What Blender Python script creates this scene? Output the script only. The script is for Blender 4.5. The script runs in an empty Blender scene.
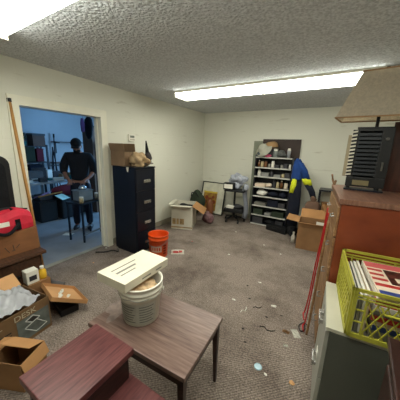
import bpy, bmesh, math, random
from mathutils import Vector, Matrix, Euler
R = math.radians
PI = math.pi
sc = bpy.context.scene
COL = sc.collection
rnd = random.Random(7)

# ------------------------------------------------------------------ camera
F_PX = 227.6; PITCH = 0.2240; YAW = 0.5398; ROLL = 0.0353
cam_d = bpy.data.cameras.new('camera'); cam = bpy.data.objects.new('camera', cam_d); COL.objects.link(cam)
cam_d.sensor_fit = 'HORIZONTAL'; cam_d.sensor_width = 36.0; cam_d.lens = 36.0 * F_PX / 400.0
cam_d.clip_start = 0.02
cy, sy = math.cos(YAW), math.sin(YAW)
fw = Vector((-sy*math.cos(PITCH), cy*math.cos(PITCH), -math.sin(PITCH)))
rt = Vector((cy, sy, 0)); up = rt.cross(fw)
r2 = rt*math.cos(ROLL) + up*math.sin(ROLL); u2 = -rt*math.sin(ROLL) + up*math.cos(ROLL)
m = Matrix((r2, u2, -fw)).transposed().to_4x4(); m.translation = Vector((3.018, 0, 1.603))
cam.matrix_world = m
sc.camera = cam

# ------------------------------------------------------------------ world, exposure, large lights
w = bpy.data.worlds.new('world'); sc.world = w; w.use_nodes = True
w.node_tree.nodes['Background'].inputs[0].default_value = (0.25, 0.5, 1.0, 1)
w.node_tree.nodes['Background'].inputs[1].default_value = 1.0
sc.view_settings.view_transform = 'Standard'; sc.view_settings.look = 'None'
sc.view_settings.gamma = 1.0; sc.view_settings.use_curve_mapping = False
sc.view_settings.exposure = 1.02
YB_ = 5.13
TUBE = 8.0          # radiance of the ceiling fixture diffusers
# blue daylight coming in through the next room's window
ld = bpy.data.lights.new('window_daylight', 'AREA'); ld.shape = 'RECTANGLE'; ld.size = 1.8; ld.size_y = 1.1
ld.energy = 45; ld.color = (0.25, 0.56, 0.97)
lo = bpy.data.objects.new('window_daylight', ld); COL.objects.link(lo)
lo.location = (-1.25, YB_+0.12, 1.62); lo.rotation_euler = Vector((-0.12, -1, -0.18)).to_track_quat('-Z', 'Y').to_euler()

# ------------------------------------------------------------------ materials
def lin(c):
    c = c/255.0
    return c/12.92 if c <= 0.04045 else ((c+0.055)/1.055)**2.4
def L(rgb): return (lin(rgb[0]), lin(rgb[1]), lin(rgb[2]), 1)
MATS = {}
def P(name, rgb, rough=0.6, metal=0.0, var=0.12, vs=6.0, bump=0.0, bs=60.0, stretch=(1, 1, 1), rgb2=None, spec=0.4, detail=4, lo_=0.35, hi_=0.65):
    if name in MATS: return MATS[name]
    mt = bpy.data.materials.new(name); mt.use_nodes = True; MATS[name] = mt
    nt = mt.node_tree; N = nt.nodes; b = N['Principled BSDF']
    b.inputs['Roughness'].default_value = rough; b.inputs['Metallic'].default_value = metal
    b.inputs['Specular IOR Level'].default_value = spec
    tc = N.new('ShaderNodeTexCoord'); mp = N.new('ShaderNodeMapping'); mp.inputs['Scale'].default_value = stretch
    nt.links.new(tc.outputs['Object'], mp.inputs[0])
    no = N.new('ShaderNodeTexNoise'); no.inputs['Scale'].default_value = vs; no.inputs['Detail'].default_value = detail
    nt.links.new(mp.outputs[0], no.inputs['Vector'])
    rp = N.new('ShaderNodeValToRGB'); nt.links.new(no.outputs['Fac'], rp.inputs[0])
    c = L(rgb)
    a = L(rgb2) if rgb2 else tuple(max(0, x*(1-var)) for x in c[:3])+(1,)
    bb = c if rgb2 else tuple(min(1, x*(1+var)) for x in c[:3])+(1,)
    rp.color_ramp.elements[0].position = lo_; rp.color_ramp.elements[0].color = a
    rp.color_ramp.elements[1].position = hi_; rp.color_ramp.elements[1].color = bb
    nt.links.new(rp.outputs[0], b.inputs['Base Color'])
    if bump:
        n2 = N.new('ShaderNodeTexNoise'); n2.inputs['Scale'].default_value = bs; n2.inputs['Detail'].default_value = 3
        nt.links.new(mp.outputs[0], n2.inputs['Vector'])
        bp = N.new('ShaderNodeBump'); bp.inputs['Strength'].default_value = bump; bp.inputs['Distance'].default_value = 0.01
        nt.links.new(n2.outputs['Fac'], bp.inputs['Height']); nt.links.new(bp.outputs[0], b.inputs['Normal'])
    return mt
def wood(name, dark, light, scale=9, stretch=(1, 12, 12), rough=0.4, bump=0.05):
    return P(name, light, rough=rough, rgb2=dark, vs=scale, stretch=stretch, bump=bump, bs=40, lo_=0.3, hi_=0.72, detail=6)
def emit(name, rgb, s):
    mt = bpy.data.materials.new(name); mt.use_nodes = True; nt = mt.node_tree
    b = nt.nodes['Principled BSDF']; b.inputs['Base Color'].default_value = (0.8, 0.8, 0.8, 1)
    b.inputs['Emission Color'].default_value = (*rgb, 1); b.inputs['Emission Strength'].default_value = s
    return mt
def glassy(name, rgb, alpha=0.3, rough=0.1):
    mt = bpy.data.materials.new(name); mt.use_nodes = True; b = mt.node_tree.nodes['Principled BSDF']
    b.inputs['Base Color'].default_value = L(rgb); b.inputs['Roughness'].default_value = rough; b.inputs['Alpha'].default_value = alpha
    return mt

def wall_mat():
    mt = bpy.data.materials.new('painted_block'); mt.use_nodes = True; nt = mt.node_tree; N = nt.nodes; K = nt.links
    b = N['Principled BSDF']; b.inputs['Roughness'].default_value = 0.62
    tc = N.new('ShaderNodeTexCoord'); sp = N.new('ShaderNodeSeparateXYZ'); K.new(tc.outputs['Object'], sp.inputs[0])
    ad = N.new('ShaderNodeMath'); ad.operation = 'ADD'; K.new(sp.outputs[0], ad.inputs[0]); K.new(sp.outputs[1], ad.inputs[1])
    cb = N.new('ShaderNodeCombineXYZ'); K.new(ad.outputs[0], cb.inputs[0]); K.new(sp.outputs[2], cb.inputs[1])
    br = N.new('ShaderNodeTexBrick'); br.inputs['Scale'].default_value = 1.0
    br.inputs['Brick Width'].default_value = 0.405; br.inputs['Row Height'].default_value = 0.203
    br.inputs['Mortar Size'].default_value = 0.006; br.inputs['Mortar Smooth'].default_value = 0.6
    K.new(cb.outputs[0], br.inputs['Vector'])
    # stretched scuffs and grime
    mp = N.new('ShaderNodeMapping'); mp.inputs['Scale'].default_value = (1.3, 1.3, 7); K.new(tc.outputs['Object'], mp.inputs[0])
    no = N.new('ShaderNodeTexNoise'); no.inputs['Scale'].default_value = 2.2; no.inputs['Detail'].default_value = 7; K.new(mp.outputs[0], no.inputs['Vector'])
    rp = N.new('ShaderNodeValToRGB'); K.new(no.outputs['Fac'], rp.inputs[0])
    rp.color_ramp.elements[0].position = 0.17; rp.color_ramp.elements[0].color = L((186, 181, 162))
    rp.color_ramp.elements[1].position = 0.36; rp.color_ramp.elements[1].color = L((221, 220, 206))
    K.new(rp.outputs[0], b.inputs['Base Color'])
    n2 = N.new('ShaderNodeTexNoise'); n2.inputs['Scale'].default_value = 45; K.new(tc.outputs['Object'], n2.inputs['Vector'])
    m1 = N.new('ShaderNodeMath'); m1.operation = 'MULTIPLY_ADD'; K.new(n2.outputs['Fac'], m1.inputs[0]); m1.inputs[1].default_value = 0.35
    inv = N.new('ShaderNodeMath'); inv.operation = 'SUBTRACT'; inv.inputs[0].default_value = 1; K.new(br.outputs['Fac'], inv.inputs[1])
    K.new(inv.outputs[0], m1.inputs[2])
    bp = N.new('ShaderNodeBump'); bp.inputs['Strength'].default_value = 0.35; bp.inputs['Distance'].default_value = 0.004
    K.new(m1.outputs[0], bp.inputs['Height']); K.new(bp.outputs[0], b.inputs['Normal'])
    return mt
def ceil_mat():
    mt = bpy.data.materials.new('popcorn'); mt.use_nodes = True; nt = mt.node_tree; N = nt.nodes; K = nt.links
    b = N['Principled BSDF']; b.inputs['Roughness'].default_value = 0.95; b.inputs['Specular IOR Level'].default_value = 0.1
    tc = N.new('ShaderNodeTexCoord')
    vo = N.new('ShaderNodeTexVoronoi'); vo.inputs['Scale'].default_value = 46; vo.feature = 'SMOOTH_F1'; K.new(tc.outputs['Object'], vo.inputs['Vector'])
    no = N.new('ShaderNodeTexNoise'); no.inputs['Scale'].default_value = 60; no.inputs['Detail'].default_value = 4; K.new(tc.outputs['Object'], no.inputs['Vector'])
    ad = N.new('ShaderNodeMath'); ad.operation = 'SUBTRACT'; K.new(no.outputs['Fac'], ad.inputs[0]); K.new(vo.outputs['Distance'], ad.inputs[1])
    rp = N.new('ShaderNodeValToRGB'); K.new(no.outputs['Fac'], rp.inputs[0])
    rp.color_ramp.elements[0].position = 0.35; rp.color_ramp.elements[0].color = L((186, 190, 194))
    rp.color_ramp.elements[1].position = 0.62; rp.color_ramp.elements[1].color = L((222, 226, 229))
    K.new(rp.outputs[0], b.inputs['Base Color'])
    bp = N.new('ShaderNodeBump'); bp.inputs['Strength'].default_value = 1.0; bp.inputs['Distance'].default_value = 0.012
    K.new(ad.outputs[0], bp.inputs['Height']); K.new(bp.outputs[0], b.inputs['Normal'])
    return mt
def carpet_mat():
    mt = bpy.data.materials.new('carpet'); mt.use_nodes = True; nt = mt.node_tree; N = nt.nodes; K = nt.links
    b = N['Principled BSDF']; b.inputs['Roughness'].default_value = 0.95; b.inputs['Specular IOR Level'].default_value = 0.15
    tc = N.new('ShaderNodeTexCoord')
    n1 = N.new('ShaderNodeTexNoise'); n1.inputs['Scale'].default_value = 1.6; n1.inputs['Detail'].default_value = 8; n1.inputs['Roughness'].default_value = 0.7
    K.new(tc.outputs['Object'], n1.inputs['Vector'])
    r1 = N.new('ShaderNodeValToRGB'); K.new(n1.outputs['Fac'], r1.inputs[0])
    r1.color_ramp.elements[0].position = 0.34; r1.color_ramp.elements[0].color = L((106, 94, 86))
    r1.color_ramp.elements[1].position = 0.56; r1.color_ramp.elements[1].color = L((147, 134, 124))
    mp = N.new('ShaderNodeMapping'); mp.inputs['Rotation'].default_value = (0, 0, R(45)); K.new(tc.outputs['Object'], mp.inputs[0])
    wv = N.new('ShaderNodeTexWave'); wv.inputs['Scale'].default_value = 20; wv.inputs['Distortion'].default_value = 1.2; wv.inputs['Detail'].default_value = 1
    K.new(mp.outputs[0], wv.inputs['Vector'])
    n3 = N.new('ShaderNodeTexNoise'); n3.inputs['Scale'].default_value = 85; n3.inputs['Detail'].default_value = 2; K.new(tc.outputs['Object'], n3.inputs['Vector'])
    r3 = N.new('ShaderNodeValToRGB'); K.new(n3.outputs['Fac'], r3.inputs[0])
    r3.color_ramp.elements[0].position = 0.3; r3.color_ramp.elements[0].color = (0.5, 0.5, 0.5, 1)
    r3.color_ramp.elements[1].position = 0.7; r3.color_ramp.elements[1].color = (1.4, 1.4, 1.4, 1)
    r4 = N.new('ShaderNodeValToRGB'); K.new(wv.outputs['Fac'], r4.inputs[0])
    r4.color_ramp.elements[0].color = (0.68, 0.68, 0.68, 1); r4.color_ramp.elements[1].color = (1.14, 1.14, 1.14, 1)
    x1 = N.new('ShaderNodeMixRGB'); x1.blend_type = 'MULTIPLY'; x1.inputs[0].default_value = 1; K.new(r1.outputs[0], x1.inputs[1]); K.new(r3.outputs[0], x1.inputs[2])
    x2 = N.new('ShaderNodeMixRGB'); x2.blend_type = 'MULTIPLY'; x2.inputs[0].default_value = 1; K.new(x1.outputs[0], x2.inputs[1]); K.new(r4.outputs[0], x2.inputs[2])
    K.new(x2.outputs[0], b.inputs['Base Color'])
    bp = N.new('ShaderNodeBump'); bp.inputs['Strength'].default_value = 0.7; bp.inputs['Distance'].default_value = 0.006
    K.new(n3.outputs['Fac'], bp.inputs['Height']); K.new(bp.outputs[0], b.inputs['Normal'])
    return mt

WALL = wall_mat(); CEIL = ceil_mat(); CARPET = carpet_mat()
TRIM = P('trim_paint', (228, 225, 208), rough=0.45, var=0.05, vs=3)
BASEB = P('vinyl_base', (150, 143, 126), rough=0.6, var=0.15, vs=5)
CARD = P('cardboard', (176, 130, 84), rough=0.85, var=0.10, vs=4, bump=0.1, bs=30)
CARDD = P('cardboard_old', (140, 103, 68), rough=0.85, var=0.14, vs=4, bump=0.1, bs=30)
CARDIN = P('cardboard_inside', (196, 150, 103), rough=0.88, var=0.07, vs=5)
CARDW = P('cardboard_white', (206, 200, 184), rough=0.8, var=0.06, vs=5)
BLACKM = P('black_metal', (15, 19, 30), rough=0.38, var=0.2, vs=3)
BLACKP = P('black_plastic', (20, 21, 23), rough=0.5, var=0.2, vs=8)
BLACKC = P('black_cloth', (15, 16, 20), rough=0.95, var=0.3, vs=12, bump=0.4, bs=30)
CHROME = P('chrome', (205, 205, 203), rough=0.25, metal=0.9, var=0.05)
GREYM = P('grey_green_metal', (80, 82, 74), rough=0.45, var=0.10, vs=3, bump=0.05, bs=8)
BEIGEM = P('beige_metal', (190, 187, 168), rough=0.45, var=0.06, vs=5)
DRAWM = P('grey_drawer_metal', (158, 158, 148), rough=0.4, var=0.06, vs=5)
WHITEP = P('white_plastic', (226, 222, 210), rough=0.45, var=0.05)
PAPER = P('white_paper', (226, 223, 212), rough=0.8, var=0.04)
WALNUT = wood('walnut_laminate', (92, 70, 62), (134, 110, 100), scale=5, stretch=(1.2, 16, 4), rough=0.32)
MAHOG = wood('mahogany', (76, 38, 40), (116, 68, 66), scale=6, stretch=(14, 1.3, 4), rough=0.33)
DARKW = wood('dark_wood', (32, 17, 14), (58, 32, 27), scale=6, stretch=(2, 2, 10), rough=0.35)
REDW = wood('reddish_wood', (102, 46, 27), (140, 68, 38), scale=2.2, stretch=(1.2, 1.2, 2.0), rough=0.35)
TOPW = wood('worn_wood_top', (104, 70, 56), (142, 104, 86), scale=6, stretch=(10, 1, 1), rough=0.32)
TANW = wood('tan_wood', (120, 88, 58), (160, 124, 86), scale=5, stretch=(1, 1, 8), rough=0.5)
OLDW = wood('old_brown_wood', (58, 38, 28), (92, 62, 44), scale=5, stretch=(1.5, 10, 10), rough=0.5)
STICKW = wood('stick_wood', (150, 104, 52), (194, 148, 86), scale=8, stretch=(8, 8, 1), rough=0.5)
FABSH = P('linen_shade', (204, 193, 174), rough=0.95, var=0.09, vs=60, bump=0.5, bs=160)
ORANGE = P('orange_plastic', (226, 82, 24), rough=0.4, var=0.05)
YELLOWC = P('yellow_crate_plastic', (172, 168, 62), rough=0.45, var=0.12, vs=7)
REDB = P('red_fabric', (196, 36, 58), rough=0.7, var=0.12, vs=10, bump=0.3, bs=60)
BLUEC = P('blue_fabric', (24, 62, 126), rough=0.85, var=0.15, vs=9, bump=0.5, bs=20)
NEON = P('neon_yellow_fabric', (206, 214, 40), rough=0.8, var=0.06)
NAVY = P('navy_fabric', (17, 22, 38), rough=0.9, var=0.2, vs=9, bump=0.5, bs=20)
BAGPL = P('clear_bag_plastic', (222, 223, 228), rough=0.18, var=0.08, vs=9, bump=0.7, bs=16, spec=0.7)
GREYBAG = P('grey_bag_plastic', (166, 170, 182), rough=0.3, var=0.14, vs=10, bump=0.6, bs=18)
SILVER = P('silver_metal', (150, 150, 148), rough=0.35, metal=0.6)
BROWNJ = P('amber_brown', (112, 72, 40), rough=0.3)
PINK = P('pink_cloth', (196, 80, 112), rough=0.8)
GREENL = P('leaf_green', (52, 84, 40), rough=0.6, var=0.3, vs=20)
DKGREEN = P('dark_green_canvas', (44, 54, 40), rough=0.85, bump=0.4)
DKBROWN = P('dark_brown_panel', (60, 46, 40), rough=0.6, var=0.15, vs=4)
GREYB = P('grey_green_board', (136, 140, 122), rough=0.7)
YEL = P('yellow_label', (216, 172, 46), rough=0.5)
INK = P('ink_dark', (50, 46, 42), rough=0.7)
INKG = P('ink_grey', (124, 122, 116), rough=0.7)
REDP = P('red_print', (176, 48, 46), rough=0.5, var=0.05)
BLUEP = P('blue_print', (46, 66, 132), rough=0.5)
CREAM = P('cream_print', (226, 208, 186), rough=0.5)
SKIN = P('skin', (150, 104, 82), rough=0.55, var=0.05)
HAIR = P('hair', (18, 15, 14), rough=0.8, bump=0.3)
JEAN = P('dark_jeans', (30, 32, 44), rough=0.9, bump=0.3)
SHIRT = P('black_shirt', (22, 24, 30), rough=0.9, bump=0.3, bs=12)
NWALL = P('next_room_wall', (196, 200, 204), rough=0.8, var=0.06, vs=1.2)
CONC = P('sealed_floor', (132, 134, 136), rough=0.5, var=0.14, vs=2.5)
REDCORD = P('red_cord', (178, 30, 34), rough=0.5)
TEAL = P('teal_plastic', (52, 120, 118), rough=0.5)
PURPLE = P('lilac_paper', (170, 140, 190), rough=0.7)
MAROON = P('maroon_cloth', (104, 34, 48), rough=0.9, bump=0.4)

# ------------------------------------------------------------------ mesh helpers
def T(loc=(0, 0, 0), rz=0.0, rx=0.0, ry=0.0):
    return Matrix.Translation(loc) @ Euler((rx, ry, rz), 'XYZ').to_matrix().to_4x4()
class MB:
    def __init__(s, m=None): s.bm = bmesh.new(); s.m = m or Matrix()
    def _v(s, co): return s.bm.verts.new(s.m @ Vector(co))
    def box(s, a, b, m=None, bev=0):
        a = Vector(a); b = Vector(b); c = (a+b)/2; d = b-a
        mm = s.m @ (m or Matrix()) @ Matrix.Translation(c) @ Matrix.Diagonal((abs(d.x), abs(d.y), abs(d.z), 1))
        r = bmesh.ops.create_cube(s.bm, size=1.0, matrix=mm)
        if bev:
            es = list({e for v in r['verts'] for e in v.link_edges})
            bmesh.ops.bevel(s.bm, geom=es, offset=bev, segments=2, affect='EDGES', profile=0.6)
        return s
    def cyl(s, p0, p1, r0, r1=None, n=16, caps=True):
        r1 = r0 if r1 is None else r1
        p0 = Vector(p0); p1 = Vector(p1); d = p1-p0
        q = d.to_track_quat('Z', 'Y').to_matrix()
        A = []; B = []
        for i in range(n):
            a = 2*PI*i/n; o = Vector((math.cos(a), math.sin(a), 0))
            A.append(s._v(p0+q@(o*r0))); B.append(s._v(p1+q@(o*r1)))
        for i in range(n):
            j = (i+1) % n; s.bm.faces.new((A[i], A[j], B[j], B[i]))
        if caps: s.bm.faces.new(A[::-1]); s.bm.faces.new(B)
        return s
    def lathe(s, prof, c=(0, 0, 0), n=24, sx=1, sy=1):
        rings = []
        for r, z in prof:
            if r < 1e-5: rings.append([s._v((c[0], c[1], c[2]+z))])
            else: rings.append([s._v((c[0]+r*sx*math.cos(2*PI*i/n), c[1]+r*sy*math.sin(2*PI*i/n), c[2]+z)) for i in range(n)])
        for A, B in zip(rings, rings[1:]):
            for i in range(n):
                j = (i+1) % n
                if len(A) == 1 and len(B) == 1: continue
                if len(A) == 1: s.bm.faces.new((A[0], B[j], B[i]))
                elif len(B) == 1: s.bm.faces.new((A[i], A[j], B[0]))
                else: s.bm.faces.new((A[i], A[j], B[j], B[i]))
        return s
    def tube(s, pts, r, n=8, rs=None):
        pts = [Vector(p) for p in pts]; rings = []
        for k, p in enumerate(pts):
            d = (pts[min(k+1, len(pts)-1)]-pts[max(k-1, 0)])
            if d.length < 1e-6: d = Vector((0, 0, 1))
            q = d.to_track_quat('Z', 'Y').to_matrix(); rr = rs[k] if rs else r
            rings.append([s._v(p+q@Vector((math.cos(2*PI*i/n)*rr, math.sin(2*PI*i/n)*rr, 0))) for i in range(n)])
        for A, B in zip(rings, rings[1:]):
            for i in range(n):
                j = (i+1) % n; s.bm.faces.new((A[i], A[j], B[j], B[i]))
        s.bm.faces.new(rings[0][::-1]); s.bm.faces.new(rings[-1])
        return s
    def prism(s, poly, z0, z1, m=None):
        mm = s.m @ (m or Matrix())
        A = [s.bm.verts.new(mm @ Vector((x, y, z0))) for x, y in poly]
        B = [s.bm.verts.new(mm @ Vector((x, y, z1))) for x, y in poly]
        n = len(poly)
        for i in range(n):
            j = (i+1) % n; s.bm.faces.new((A[i], A[j], B[j], B[i]))
        s.bm.faces.new(A[::-1]); s.bm.faces.new(B)
        return s
    def hexa(s, low, high):
        A = [s._v(p) for p in low]; B = [s._v(p) for p in high]; n = len(A)
        for i in range(n):
            j = (i+1) % n; s.bm.faces.new((A[i], A[j], B[j], B[i]))
        s.bm.faces.new(A[::-1]); s.bm.faces.new(B)
        return s
    def blob(s, c, r, seed=0, amp=0.15, sub=3, flat=None, freq=1.0):
        mm = s.m @ Matrix.Translation(c)
        res = bmesh.ops.create_icosphere(s.bm, subdivisions=sub, radius=1.0)
        rr = random.Random(seed); dirs = [(Vector((rr.uniform(-1, 1), rr.uniform(-1, 1), rr.uniform(-1, 1))).normalized(), rr.uniform(2, 6)*freq, rr.uniform(0, 6)) for _ in range(7)]
        for v in res['verts']:
            k = 1+amp*sum(math.sin(v.co.dot(d)*f+ph) for d, f, ph in dirs)/2.5
            co = Vector((v.co.x*r[0]*k, v.co.y*r[1]*k, v.co.z*r[2]*k))
            if flat is not None and co.z < flat: co.z = flat
            v.co = mm @ co
        return s
    def sheet(s, nx, ny, fn, th=0.003):
        g = [[s._v(fn(i/nx, j/ny)) for j in range(ny+1)] for i in range(nx+1)]
        fs = [s.bm.faces.new((g[i][j], g[i+1][j], g[i+1][j+1], g[i][j+1])) for i in range(nx) for j in range(ny)]
        if th: bmesh.ops.solidify(s.bm, geom=fs, thickness=th)
        return s
    def build(s, name, mat, parent=None, smooth=False, kind=None, mods=None):
        bmesh.ops.recalc_face_normals(s.bm, faces=s.bm.faces)
        me = bpy.data.meshes.new(name)
        s.bm.to_mesh(me); s.bm.free()
        if isinstance(mat, (list, tuple)):
            for x in mat: me.materials.append(x)
        else: me.materials.append(mat)
        if smooth:
            for p in me.polygons: p.use_smooth = True
        o = bpy.data.objects.new(name, me); COL.objects.link(o)
        if smooth == 'auto':
            pass
        if parent: o.parent = parent
        if kind: o['kind'] = kind
        return o
def tag(o, label, cat, group=None, kind=None):
    o['label'] = label; o['category'] = cat
    if group: o['group'] = group
    if kind: o['kind'] = kind
    return o
def thing(name, label, cat, loc=(0, 0, 0), rz=0, group=None, rx=0, ry=0):
    o = bpy.data.objects.new(name, None); COL.objects.link(o); o.empty_display_size = 0.1
    o.location = loc; o.rotation_euler = (rx, ry, rz)
    return tag(o, label, cat, group)
def place(o, loc, rz=0, rx=0, ry=0):
    o.location = loc; o.rotation_euler = (rx, ry, rz); return o
def copy_tree(o, loc=None, rz=None, label=None, parent=None):
    c = o.copy(); COL.objects.link(c)
    if parent: c.parent = parent
    if loc is not None: c.location = loc
    if rz is not None: c.rotation_euler = (0, 0, rz)
    if label: c['label'] = label
    for ch in list(o.children): copy_tree(ch, parent=c)
    return c
def text(name, s, size, mat, parent, m, ext=0.0006, sx=1.0):
    cu = bpy.data.curves.new(name, 'FONT'); cu.body = s; cu.size = size; cu.extrude = ext
    o = bpy.data.objects.new(name, cu); COL.objects.link(o)
    dg = bpy.context.evaluated_depsgraph_get(); me = bpy.data.meshes.new_from_object(o.evaluated_get(dg))
    bpy.data.objects.remove(o); bpy.data.curves.remove(cu)
    me.transform(m @ Matrix.Diagonal((sx, 1, 1, 1)))
    me.materials.clear(); me.materials.append(mat); me.name = name
    t = bpy.data.objects.new(name, me); COL.objects.link(t); t.parent = parent
    return t
def open_box(name, label, cat, loc, rz, w, d, h, flaps, mat=None, inm=None, t=0.005, group=None, rx=0, ry=0, base=True):
    """flaps: dict side -> (length, angle from upright outwards in degrees). local x = width, y = depth, z up, origin base centre"""
    mat = mat or CARD; inm = inm or CARDIN
    e = thing(name, label, cat, loc, rz, group, rx, ry)
    b = MB()
    b.box((-w/2, -d/2, 0), (w/2, d/2, t))
    b.box((-w/2, -d/2, t), (w/2, -d/2+t, h)); b.box((-w/2, d/2-t, t), (w/2, d/2, h))
    b.box((-w/2, -d/2+t, t), (-w/2+t, d/2-t, h)); b.box((w/2-t, -d/2+t, t), (w/2, d/2-t, h))
    b.build('body', mat, e)
    for sd, (ln, ang) in flaps.items():
        if sd in 'fb':
            s_ = -1 if sd == 'f' else 1
            mm = T((0, s_*(d/2-t/2), h)) @ T(rx=-s_*R(ang))
            q = MB(mm); q.box((-w/2+.003, -t/2, 0.001), (w/2-.003, t/2, ln))
        else:
            s_ = -1 if sd == 'l' else 1
            mm = T((s_*(w/2-t/2), 0, h)) @ T(ry=s_*R(ang))
            q = MB(mm); q.box((-t/2, -d/2+.003, 0.001), (t/2, d/2-.003, ln))
        q.build('flap', inm, e)
    return e
def struct(o): o['kind'] = 'structure'; return o

# ------------------------------------------------------------------ room shell
XR = 4.35; YB = 5.13; YF = -1.6; H = 2.44; DW = 0.115
def bx(name, a, b, mat): return struct(MB().box(a, b).build(name, mat))
bx('floor', (-DW-0.02, YF, -0.1), (XR, YB, 0), CARPET)
bx('ceiling', (-DW, YF, H), (XR, YB, H+0.1), CEIL)
D0, D1, DZ = 1.18, 2.18, 1.995
struct(MB().box((-DW, YF, 0), (0, D0, H)).box((-DW, D1, 0), (0, YB, H)).box((-DW, D0, DZ), (0, D1, H)).build('wall_left', WALL))
bx('wall_back', (-DW, YB, 0), (XR, YB+0.1, H), WALL)
bx('wall_right', (XR, YF, 0), (XR+0.1, YB, H), WALL)
bx('wall_front', (-DW, YF-0.1, 0), (XR, YF, H), WALL)
bx('baseboard_left', (0, D1+0.11, 0), (0.008, YB-0.008, 0.10), BASEB)
bx('baseboard_back', (0, YB-0.008, 0), (XR, YB, 0.10), BASEB)
# metal door frame around the opening
c = 0.085
struct(MB().box((-0.005, D0-c, 0), (0.03, D0+0.012, DZ+c)).box((-0.005, D1-0.012, 0), (0.03, D1+c, DZ+c)).box((-0.005, D0+0.012, DZ-0.012), (0.03, D1-0.012, DZ+c))
       .box((-DW-0.018, D0, 0), (-0.005, D0+0.012, DZ)).box((-DW-0.018, D1-0.012, 0), (-0.005, D1, DZ)).box((-DW-0.018, D0+0.012, DZ-0.012), (-0.005, D1-0.012, DZ))
       .box((-0.075, D1-0.03, 0), (-0.045, D1-0.012, DZ-0.012)).build('trim_1', TRIM))
struct(MB().box((-DW-0.02, D0+.012, 0.0), (-0.06, D1-0.03, 0.006)).build('trim_2', BASEB))
# the next room
NX = -4.0
bx('floor_2', (NX, -0.5, -0.1), (-DW-0.02, YB, -0.001), CONC)
bx('ceiling_2', (NX, -0.5, H), (-DW, YB, H+0.1), NWALL)
bx('wall_far', (NX-0.1, -0.5, 0), (NX, YB, H), NWALL)
struct(MB().box((NX, YB, 0), (-2.15, YB+0.1, H)).box((-0.35, YB, 0), (-DW, YB+0.1, H)).box((-2.15, YB, 0), (-0.35, YB+0.1, 1.0)).box((-2.15, YB, 2.2), (-0.35, YB+0.1, H)).build('wall_side', NWALL))
bx('wall_near', (NX, -0.6, 0), (-DW, -0.5, H), NWALL)
struct(MB().box((-2.15, YB+.03, 1.0), (-2.10, YB+.07, 2.2)).box((-0.40, YB+.03, 1.0), (-0.35, YB+.07, 2.2)).box((-2.10, YB+.03, 1.0), (-0.40, YB+.07, 1.05)).box((-2.10, YB+.03, 2.15), (-0.40, YB+.07, 2.2)).build('window_1', TRIM))

# ------------------------------------------------------------------ ceiling fixtures
TUBEM = emit('lit_diffuser', (0.985, 0.99, 0.86), TUBE)
def fixture(x0, x1, y0, y1, label):
    e = thing('ceiling_light', label, 'light', ((x0+x1)/2, (y0+y1)/2, H))
    hw = (x1-x0)/2; hd = (y1-y0)/2
    b = MB().box((-hw, -hd, -0.03), (hw, hd, 0)).box((-hw-.012, -hd, -0.085), (-hw, hd, 0)).box((hw, -hd, -0.085), (hw+.012, hd, 0)).box((-0.006, -hd, -0.086), (0.006, hd, -0.03))
    b.build('housing', TRIM, e)
    for s_ in (-1, 1):
        a0, a1 = (-hw, -0.006) if s_ < 0 else (0.006, hw)
        pr = [(-hd, -0.03), (-hd*0.97, -0.055), (-hd*0.8, -0.078), (hd*0.8, -0.078), (hd*0.97, -0.055), (hd, -0.03)]
        q = MB(Matrix(((0, 0, 1, 0), (1, 0, 0, 0), (0, 1, 0, 0), (0, 0, 0, 1)))); q.prism(pr, a0, a1)
        q.build('diffuser', TUBEM, e)
    return e
fixture(0.71, 3.26, 3.00, 3.36, 'long lit fluorescent ceiling light nearest the back wall')
fixture(0.72, 3.40, 0.55, 0.905, 'lit fluorescent ceiling light at the upper left corner of the photo')

# ------------------------------------------------------------------ black filing cabinet
def file_cabinet(name, label, loc, rz, w, d, h, nd, body, front, top, topz=0.02, hl=0.11, labelholder=True, tall=False):
    """front faces local +x; origin base at the front left corner line: x from -d to 0, y from 0 to w"""
    e = thing(name, label, 'filing cabinet', loc, rz)
    MB().box((-d, 0, 0.03), (-0.02, w, h-topz), bev=0.003).box((-d+.02, .02, 0), (-0.05, w-.02, 0.03)).build('body', body, e)
    MB().box((-d, 0, h-topz), (0, w, h), bev=0.003).build('top', top, e)
    dh = (h-topz-0.05)/nd
    for k in range(nd):
        z0 = 0.045+dh*k; z1 = z0+dh-0.008
        dr = MB().box((-0.02, 0.012, z0), (0.0, w-0.012, z1), bev=0.003).build('drawer', front, e)
        zc = z1-(0.165 if tall else 0.09)
        yc = w/2
        hb = MB().box((0, yc-hl/2, zc-0.012), (0.022, yc-hl/2+0.012, zc+0.012)).box((0, yc+hl/2-0.012, zc-0.012), (0.022, yc+hl/2, zc+0.012)).box((0.014, yc-hl/2, zc-0.022), (0.026, yc+hl/2, zc+0.022), bev=0.003)
        hb.build('handle', CHROME, dr)
        if labelholder:
            MB().box((0, yc-0.035, zc+0.035), (0.004, yc+0.035, zc+0.07)).build('label_holder', CHROME if k % 2 else PAPER, dr)
    return e
file_cabinet('filing_cabinet', 'tall black four-drawer filing cabinet beside the doorway', (0.64, 2.22, 0), 0.0, 0.40, 0.48, 1.31, 4, BLACKM, BLACKM, BLACKM, hl=.13, labelholder=False, tall=True)

# on top of the cabinet
cb_ = open_box('cardboard_box', 'grey-brown cardboard box with flaps up on the black filing cabinet', 'box', (0.245, 2.36, 1.311), R(8), 0.26, 0.24, 0.20, {'f': (0.12, 12), 'l': (0.12, 20), 'b': (0.12, -6)}, mat=P('card_grey_brown', (124, 100, 76), rough=.85, bump=.1), inm=P('card_grey_brown', (124, 100, 76)))
tag(MB().blob((0, 0, 0), (0.15, 0.12, 0.12), seed=4, amp=0.17, sub=4, flat=-0.085, freq=1.7).build('paper_bag', P('crumpled_tan', (172, 146, 112), rough=.9, bump=.5, bs=14), smooth=False), 'crumpled tan paper bag on the black filing cabinet', 'bag').location = (0.50, 2.42, 1.397)
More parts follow.
